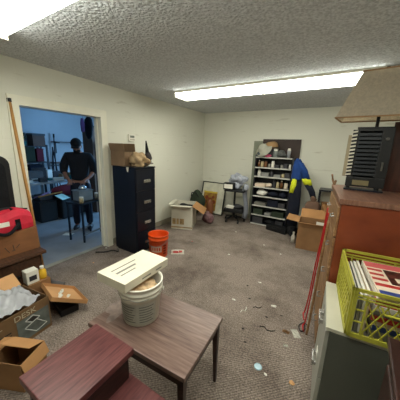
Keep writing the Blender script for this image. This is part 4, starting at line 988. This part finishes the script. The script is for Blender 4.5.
for k, (y, x) in enumerate(((2.46, -3.78), (2.68, -3.74))):
    e = thing('potted_plant', ['leafy green plant at the left end of the far storage rack top', 'leafy green plant beside the brown box on the far rack'][k], 'plant', (x, y, 1.513), k*1.2, 'plants on the far rack')
    MB().lathe([(0, 0), (.05, 0), (.07, .10), (.06, .10), (0, .09)], n=14).build('pot', TEAL, e)
    q = MB()
    for j in range(14):
        a = j*2.4; t1 = .5+.5*((j*37) % 10)/10; r_ = .17*t1
        q.prism([(0, -.012), (r_*.5, -.03), (r_, 0), (r_*.5, .03), (0, .012)], 0, .002, T((0, 0, .10+.012*j), rz=a, ry=-R(20+5*(j % 8))))
    q.build('leaves', GREENL, e)
# long work desk in front of the rack
e = thing('workbench', 'cluttered workbench in the next room', 'workbench', (-2.80, 2.72, 0), R(0))
MB().box((-.55, -.85, .72), (.42, .85, .75)).build('benchtop', P('pale_laminate', (170, 172, 174), rough=.4), e)
for x in (-.5, .37):
    for y in (-.8, .8): MB().box((x-.025, y-.025, 0), (x+.025, y+.025, .72)).build('leg', BLACKM, e)
def onb(x, y, z, sx_, sy_, sz_, mt_, nm, lb, cat, rz=0):
    e_ = thing(nm, lb, cat, (x, y, z), rz); MB().box((-sx_/2, -sy_/2, 0), (sx_/2, sy_/2, sz_), bev=.003).build('body', mt_, e_); return e_
e = onb(-2.85, 2.45, .751, .2, .3, .20, P('grey_device', (96, 100, 104)), 'printer', 'grey printer on the workbench in the next room', 'printer')
MB().box((.1, -.11, .05), (.16, .11, .06)).build('paper_tray', PAPER, e); MB().box((-.09, -.14, .20), (.09, .14, .225), bev=.004).build('lid', P('grey_device', (96, 100, 104)), e)
PB = P('pale_paper', (200, 206, 212), rough=.7)
for k, (x, y, rz) in enumerate(((-2.52, 2.30, .2), (-2.50, 2.60, -.3), (-2.55, 2.95, .4), (-2.60, 3.2, .1), (-2.75, 2.78, .6))):
    e = tag(MB().box((-.11, -.13, 0), (.11, .13, .012)).build('paper_sheaf', PB), ['pale papers at the left end of the workbench', 'pale papers at the front middle of the workbench', 'pale papers right of the middle of the workbench', 'pale papers at the right end of the workbench', 'pale papers behind the others on the workbench'][k], 'papers', 'papers on the workbench'); e.location = (x, y, .751); e.rotation_euler = (0, 0, rz)
onb(-3.1, 3.05, .751, .16, .2, .16, DG, 'storage_box', 'dark box at the back of the workbench', 'box')
onb(-2.62, 2.66, .765, .10, .08, .05, TEAL, 'storage_box', 'small teal box on the workbench papers', 'box')
onb(-2.95, 3.35, .751, .2, .2, .12, TB, 'storage_box', 'brown box at the right end of the workbench', 'box')
onb(-2.5, 2.80, .764, .08, .10, .04, MAROON, 'storage_box', 'small maroon box on the workbench papers', 'box')
# low dark bins and heap in front of bench
for k, (x, y, sx_, sy_, h_) in enumerate(((-2.15, 2.28, .36, .34, .42), (-2.12, 2.70, .40, .42, .46), (-2.22, 3.06, .30, .24, .40))):
    e = thing('storage_bin', ['black bin on the floor in front of the workbench, leftmost', 'black bin on the floor in front of the workbench, middle one', 'black bin in front of the workbench, behind the person\'s legs'][k], 'bin', (x, y, 0), rz=.1*k)
    MB().box((-sx_/2, -sy_/2, 0), (sx_/2, sy_/2, h_), bev=.03).build('body', P('bin_dark', (26, 30, 34), rough=.5), e); MB().box((-sx_/2-.01, -sy_/2-.01, h_), (sx_/2+.01, sy_/2+.01, h_+.03), bev=.01).build('lid', BLACKP, e)
e = tag(MB().blob((0, 0, 0), (.20, .26, .12), seed=71, amp=.15, sub=3, flat=-.1).build('cloth_bundle', MAROON, smooth=True), 'maroon cloth heaped on the middle black bin', 'cloth'); e.location = (-2.10, 2.72, .592)
e = tag(MB().box((-.12, -.14, 0), (.12, .14, .01)).build('paper_sheaf', PURPLE), 'lilac paper on the leftmost black bin', 'paper'); e.location = (-2.12, 2.28, .56); e.rotation_euler = (.2, -.3, .3)
e = tag(MB().box((-.12, -.12, 0), (.12, .12, .105), bev=.01).build('storage_box', DG), 'dark box on the leftmost black bin under the lilac paper', 'box'); e.location = (-2.15, 2.28, .452)
e = tag(MB().box((-.09, -.12, 0), (.09, .12, .006)).build('paper_sheaf', P('mint_paper', (180, 216, 206), rough=.6)), 'mint paper hanging over the middle black bin', 'paper'); e.location = (-1.88, 2.52, .50); e.rotation_euler = (0, R(28), .5)
e = tag(MB().box((-.012, -.22, 0), (.012, .22, .02)).build('ruler', STICKW), 'tan wooden stick lying across the bins', 'stick'); e.location = (-1.95, 2.33, .565); e.rotation_euler = (0.12, 0, -.15)
# wall shelf and tripod thing
e = thing('wall_shelf', 'dark wall shelf bracket behind the person', 'shelf', (-3.88, 3.75, 1.62))
MB().box((-.11, -.30, 0), (.17, .55, .025)).build('board', DG, e)
for y in (-.2, .4): MB().box((-.11, y, -.3), (-.09, y+.02, 0)).box((-.11, y, -.02), (.12, y+.02, 0)).build('bracket', BLACKM, e)
e = thing('wall_shelf', 'grey low shelf on the far wall left of the person', 'shelf', (-3.85, 3.62, 1.05))
MB().box((-.14, -.25, 0), (.14, .35, .025)).build('board', P('brown_shelf', (110, 88, 76)), e)
MB().box((-.14, .0, -.3), (-.12, .02, 0)).build('bracket', BLACKM, e)
e = thing('easel', 'thin dark easel standing beside the storage rack in the next room', 'easel', (-3.72, 3.32, 0))
for dx, dy in ((0, -.12), (0, .16), (-.12, .02)): MB().tube([(dx, dy, 0.01), (0, .02, 1.5)], .014, n=8).build('leg', BLACKM, e)
MB().box((-.02, -.08, .98), (.03, .12, 1.0)).build('ledge', BLACKM, e)
e = thing('wooden_pole', 'thin pole standing against the far wall of the next room', 'pole', (-3.90, 3.44, 0)); MB().cyl((0, 0, 0), (0.0, .05, 1.75), .016, n=10).build('shaft', DG, e); MB().cyl((0, .05, 1.75), (0, .055, 1.85), .022, n=10).build('tip', BLACKP, e)
# tall wood post with things hung, right side of view
e = thing('tall_cabinet', 'tall brown wooden locker at the right inside the next room', 'cabinet', (-2.0, 3.42, 0))
MB().box((-.18, -.16, 0), (.18, .12, 1.98)).build('body', P('brown_locker', (112, 82, 64), rough=.6), e)
MB().box((-.19, -.17, 1.98), (.19, .13, 2.01)).build('top', DARKW, e)
e = thing('hanging_coat', 'black coat hung high on the brown locker', 'coat', (-1.78, 3.17, 0))
loft(MB(), [((0, 0, 2.18), .03, .03), ((0, 0, 2.13), .10, .06), ((0, 0, 2.0), .13, .065), ((.0, 0, 1.80), .10, .05), ((0, 0, 1.72), .04, .03)]).build('body', BLACKC, e, smooth=True)
MB().tube([(0, 0, 2.18), (0, .02, 2.23), (0, .05, 2.22)], .006, n=6).build('hanger_hook', SILVER, e)
e = thing('hanging_cloth', 'lilac and red cloth hanging beside the black coat', 'cloth', (-1.78, 3.03, 0))
loft(MB(), [((0, 0, 2.13), .02, .03), ((0, 0, 2.02), .03, .05), ((0, 0, 1.86), .03, .035)]).build('body', P('lilac_cloth', (120, 80, 130), rough=.9), e, smooth=True)
MB().tube([(0, 0, 2.12), (0, .03, 2.20), (0, .15, 2.22)], .004, n=6).build('cord', SILVER, e)
bx_ = struct(MB().box((-1.80, 2.80, 2.222), (-1.76, 5.13, 2.24)).build('trim_3', DG))
# metal stand with junk in front of the person
e = thing('work_stand', 'thin metal work stand in front of the person', 'stand', (-.62, 2.24, 0), R(12))
MB().box((-.17, -.24, .64), (.17, .24, .665), bev=.004).build('top', BLACKM, e)
for x in (-.15, .15):
    for y in (-.22, .22): MB().box((x-.012, y-.012, 0), (x+.012, y+.012, .64)).build('leg', BLACKM, e)
MB().box((-.012+.15, -.22, .12), (.15+.012, .22, .14)).box((-.15, -.22, .12), (-.126, .22, .14)).build('crossbar', SILVER, e)
sc_ = R(12)
def ons(dx, dy, o_): 
    o_.location = (-.62+dx*math.cos(sc_)-dy*math.sin(sc_), 2.24+dx*math.sin(sc_)+dy*math.cos(sc_), .666); return o_
o_ = thing('storage_bin', 'grey-blue bin on the metal work stand', 'bin'); MB().box((-.10, -.12, 0), (.10, .12, .16), bev=.012).build('body', P('grey_blue', (120, 132, 140)), o_); MB().box((-.11, -.13, .16), (.11, .13, .18), bev=.005).build('rim', P('grey_blue', (120, 132, 140)), o_); ons(-.04, .0, o_)
o_ = thing('motor_part', 'shiny round metal part on the grey-blue bin', 'metal part'); MB().lathe([(0, 0), (.06, 0), (.065, .03), (.04, .07), (0, .08)], n=20).build('housing', CHROME, o_, smooth=True); MB().cyl((0, 0, .08), (0, 0, .10), .012).build('shaft', BLACKM, o_); ons(-.04, .0, o_).location.z = .847
o_ = thing('jar', 'pale jar at the right end of the metal work stand', 'jar'); MB().lathe([(0, 0), (.035, 0), (.037, .08), (.03, .09)], n=16).build('body', GJ, o_, smooth=True); MB().lathe([(0, .11), (.032, .11), (.032, .09), (0, .09)], n=16).build('lid', PAPER, o_); ons(.08, .18, o_)
o_ = thing('jar', 'tan jar at the left end of the metal work stand', 'jar'); MB().lathe([(0, 0), (.035, 0), (.037, .07), (.03, .08)], n=16).build('body', CJ, o_, smooth=True); MB().lathe([(0, .10), (.032, .10), (.032, .08), (0, .08)], n=16).build('lid', PAPER, o_); ons(.10, -.17, o_)
# bicycle-like dark hanging straps, right of the person
e = thing('hanging_hose', 'dark coiled hose hung on the brown locker behind the person', 'hose', (-1.76, 3.36, 0))
q = MB()
for k in range(5):
    q.tube([(.0+.01*k, .09*math.cos(a)+.01*k, 1.45+.22*math.sin(a)-.03*k) for a in [2*PI*j/20 for j in range(21)]], .012, n=6)
q.build('coils', BLACKP, e, smooth=True)
MB().cyl((-.05, 0, 1.64), (.03, 0, 1.64), .01).build('peg', SILVER, e)
# narrow dark tool rack between the person and the door frame
e = thing('tool_rack', 'narrow dark tool rack standing just inside the next room', 'rack', (-.54, 2.60, 0))
for y in (-.07, .07):
    for x in (-.12, .12): MB().box((x-.01, y-.01, 0), (x+.01, y+.01, 1.38)).build('post', BLACKM, e)
for z in (.25, .6, .95, 1.3): MB().box((-.13, -.08, z), (.13, .08, z+.015)).build('shelf', BLACKM, e)
for k, (z, mt_, nm, lb) in enumerate(((.267, DG, 'storage_box', 'dark box on the lowest shelf of the narrow tool rack'), (.617, TB, 'storage_box', 'brown box on the second shelf of the narrow tool rack'), (.967, NAVY, 'storage_box', 'navy box on the third shelf of the narrow tool rack'), (1.317, DG, 'storage_box', 'dark box on top of the narrow tool rack'))):
    o_ = thing(nm, lb, 'box', (-.54, 2.60, z)); MB().box((-.10, -.06, 0), (.10, .055, .20-.03*k), bev=.006).build('body', mt_, o_); MB().box((-.105, -.065, .20-.03*k), (.105, .06, .22-.03*k), bev=.004).build('lid', mt_, o_)
# more on the workbench
for k, (x, y, w_, d_, h_, mt_, lb) in enumerate(((-2.45, 2.44, .10, .14, .09, DG, 'dark box at the front edge of the workbench'), (-2.70, 2.20, .12, .10, .14, NAVY, 'navy box at the left end of the workbench'), (-2.48, 3.12, .12, .10, .10, TEAL, 'teal box at the front of the workbench near the person'), (-2.9, 2.15, .2, .14, .24, DG, 'tall dark box at the back left of the workbench'))):
    onb(x, y, .765, w_, d_, h_, mt_, 'storage_box', lb, 'box', rz=.3*k)
for k, (x, y, w_, d_, h_, mt_, lb) in enumerate(((-2.47, 2.78, .08, .20, .07, PAPER, 'long white box at the front of the workbench'), (-2.98, 2.62, .10, .26, .26, DG, 'upright dark box in the middle back of the workbench'), (-2.66, 2.98, .14, .12, .12, TB, 'tan box in the middle of the workbench'), (-3.05, 2.84, .12, .14, .20, PAPER, 'white upright box at the back of the workbench'), (-2.46, 2.16, .12, .16, .06, PAPER, 'flat white box at the left front corner of the workbench'), (-2.72, 3.36, .12, .16, .16, NAVY, 'navy box at the right end of the workbench'))):
    onb(x, y, .765, w_, d_, h_, mt_, 'storage_box', lb, 'box', rz=.25*k-.4)
# small white sheet on the floor
e = tag(MB().box((-.08, -.06, 0), (.08, .06, .002)).build('paper_scrap', PAPER), 'white sheet of paper on the next room floor', 'paper'); e.location = (-1.0, 2.105, .0); e.rotation_euler = (0, 0, .5)
# dark mat inside doorway
struct(MB().box((-1.25, 2.02, 0), (-DW-.02, 3.3, .001)).build('trim_4', CARPET)) if False else None

# ------------------------------------------------------------------ person
def skin_mesh(name, V, E_, mat, parent, sub=2, root=0):
    me = bpy.data.meshes.new(name); me.from_pydata([v[0] for v in V], E_, []); o_ = bpy.data.objects.new(name, me); COL.objects.link(o_)
    md = o_.modifiers.new('s', 'SKIN'); md.use_smooth_shade = True
    for i, v in enumerate(V):
        r_ = v[1] if isinstance(v[1], tuple) else (v[1], v[1])
        me.skin_vertices[0].data[i].radius = r_
    me.skin_vertices[0].data[root].use_root = True
    sb = o_.modifiers.new('u', 'SUBSURF'); sb.levels = sub; sb.render_levels = sub
    dg = bpy.context.evaluated_depsgraph_get(); nm = bpy.data.meshes.new_from_object(o_.evaluated_get(dg)); nm.name = name
    bpy.data.objects.remove(o_)
    nm.materials.clear(); nm.materials.append(mat)
    for p_ in nm.polygons: p_.use_smooth = True
    r = bpy.data.objects.new(name, nm); COL.objects.link(r); r.parent = parent
    return r
# local frame: faces -y ; rotated so that it faces the camera side
pe = thing('person', 'person in a black T-shirt and black cap bent over work in the next room', 'person', (-1.08, 2.46, 0), R(50))
V = [((0, 0, .93), (.13, .10)), ((0, 0, 1.08), (.125, .09)), ((0, -.01, 1.25), (.145, .10)), ((0, -.01, 1.38), (.12, .09)), ((0, -.02, 1.46), .055), ((0, -.06, 1.50), .05), ((0, -.085, 1.54), (.055, .06)), ((0, -.09, 1.58), (.05, .06))]
E_ = [(0, 1), (1, 2), (2, 3), (3, 4), (4, 5), (5, 6), (6, 7)]
def add(v, p): V.append(v); E_.append((p, len(V)-1)); return len(V)-1
hands = []
for s_ in (-1, 1):
    a = add(((s_*.175, -.01, 1.385), .058), 3); a = add(((s_*.225, -.02, 1.28), .048), a); a = add(((s_*.25, -.03, 1.12), .040), a)
    a = add(((s_*.20, -.16, 1.04), .034), a); a = add(((s_*.14, -.27, .99), .026), a); a = add(((s_*.12, -.31, .975), (.030, .018)), a); pa = add(((s_*.105, -.35, .965), (.036, .016)), a)
    hands.append(((s_*.105, -.35, .965), s_))
    for f, (dx, ln) in enumerate(((-.027, .062), (-.009, .070), (.009, .066), (.027, .052))):
        b1 = add(((s_*.10+dx*1.0, -.385, .958), .009), pa); b2 = add(((s_*.10+dx*1.1, -.385-ln*.5, .945), .0085), b1); add(((s_*.10+dx*1.1, -.385-ln*.85, .92), .0075), b2)
    b1 = add(((s_*.10-s_*.045, -.34, .96), .011), a); add(((s_*.10-s_*.065, -.37, .945), .009), b1)
    a = add(((s_*.09, 0, .86), .095), 0); a = add(((s_*.10, -.01, .68), .078), a); a = add(((s_*.105, -.015, .48), .058), a); a = add(((s_*.11, .0, .30), .054), a); a = add(((s_*.11, .01, .10), .040), a); a = add(((s_*.115, -.03, .045), (.04, .035)), a); add(((s_*.12, -.14, .035), (.04, .028)), a)
skin_mesh('body', V, E_, SKIN, pe)
# head with face
hm = T((0, -.11, 1.565), rx=R(30))
b = MB(hm); res = bmesh.ops.create_icosphere(b.bm, subdivisions=4, radius=1)
for v in res['verts']:
    c_ = v.co.copy(); x, y, z = c_.x*.076, c_.y*.097, c_.z*.118
    if z < -.02: k = 1-(-z-.02)*2.4; x *= k; y = y*(k if y > 0 else .96)
    if y < 0:
        y *= .93
        y -= .020*math.exp(-((x/.013)**2+((z+.012)/.025)**2))          # nose
        y += .010*math.exp(-(((abs(x)-.030)/.014)**2+((z-.014)/.012)**2))  # eye sockets
        y -= .006*math.exp(-((x/.022)**2+((z+.052)/.007)**2))          # lips
        y -= .007*math.exp(-((x/.02)**2+((z+.09)/.014)**2))            # chin
    v.co = hm @ Vector((x, y, z))
for s_ in (-1, 1): b.blob((s_*.077, .008, -.005), (.010, .020, .032), seed=2, amp=.05, sub=2)
hd_ = b.build('head', SKIN, pe, smooth=True)
for s_ in (-1, 1): MB(hm).blob((s_*.030, -.080, .014), (.012, .008, .007), seed=1, amp=0, sub=2).build('eye', P('eye_dark', (40, 34, 34), rough=.2), hd_, smooth=True)
q = MB(hm); q.blob((0, .012, .022), (.083, .098, .105), seed=3, amp=.02, sub=3, flat=.0); q.build('hair', HAIR, hd_, smooth=True)
MB(hm).blob((0, .004, .045), (.088, .108, .095), seed=3, amp=.01, sub=3, flat=.01).box((-.06, -.165, .045), (.06, -.07, .056), bev=.004).build('cap', P('cap_black', (16, 17, 20), rough=.9), hd_, smooth=False)
MB(hm).blob((0, -.040, -.068), (.060, .055, .052), seed=6, amp=.04, sub=3).build('beard', HAIR, hd_, smooth=True)
# clothes
V = [((0, 0, .90), (.165, .125)), ((0, 0, 1.06), (.165, .118)), ((0, -.01, 1.25), (.185, .125)), ((0, -.01, 1.375), (.16, .115)), ((0, -.02, 1.45), .07)]
E_ = [(0, 1), (1, 2), (2, 3), (3, 4)]
for s_ in (-1, 1):
    a = add(((s_*.175, -.01, 1.385), .080), 3); a = add(((s_*.225, -.02, 1.28), .078), a); a = add(((s_*.252, -.03, 1.12), .068), a); add(((s_*.225, -.10, 1.075), .056), a)
skin_mesh('t_shirt', V, E_, SHIRT, pe)
V = [((0, 0, .96), (.142, .110)), ((0, 0, .88), (.145, .11))]; E_ = [(0, 1)]
for s_ in (-1, 1):
    a = add(((s_*.095, 0, .80), .102), 1); a = add(((s_*.10, -.01, .66), .090), a); a = add(((s_*.105, -.015, .48), .073), a); a = add(((s_*.11, .0, .28), .069), a); add(((s_*.11, .01, .08), .062), a)
skin_mesh('trousers', V, E_, JEAN, pe)
for s_ in (-1, 1):
    b = MB().blob((s_*.118, -.07, .045), (.052, .145, .05), seed=7, amp=.03, sub=3, flat=-.04); b.build('shoe', BLACKP, pe, smooth=True)
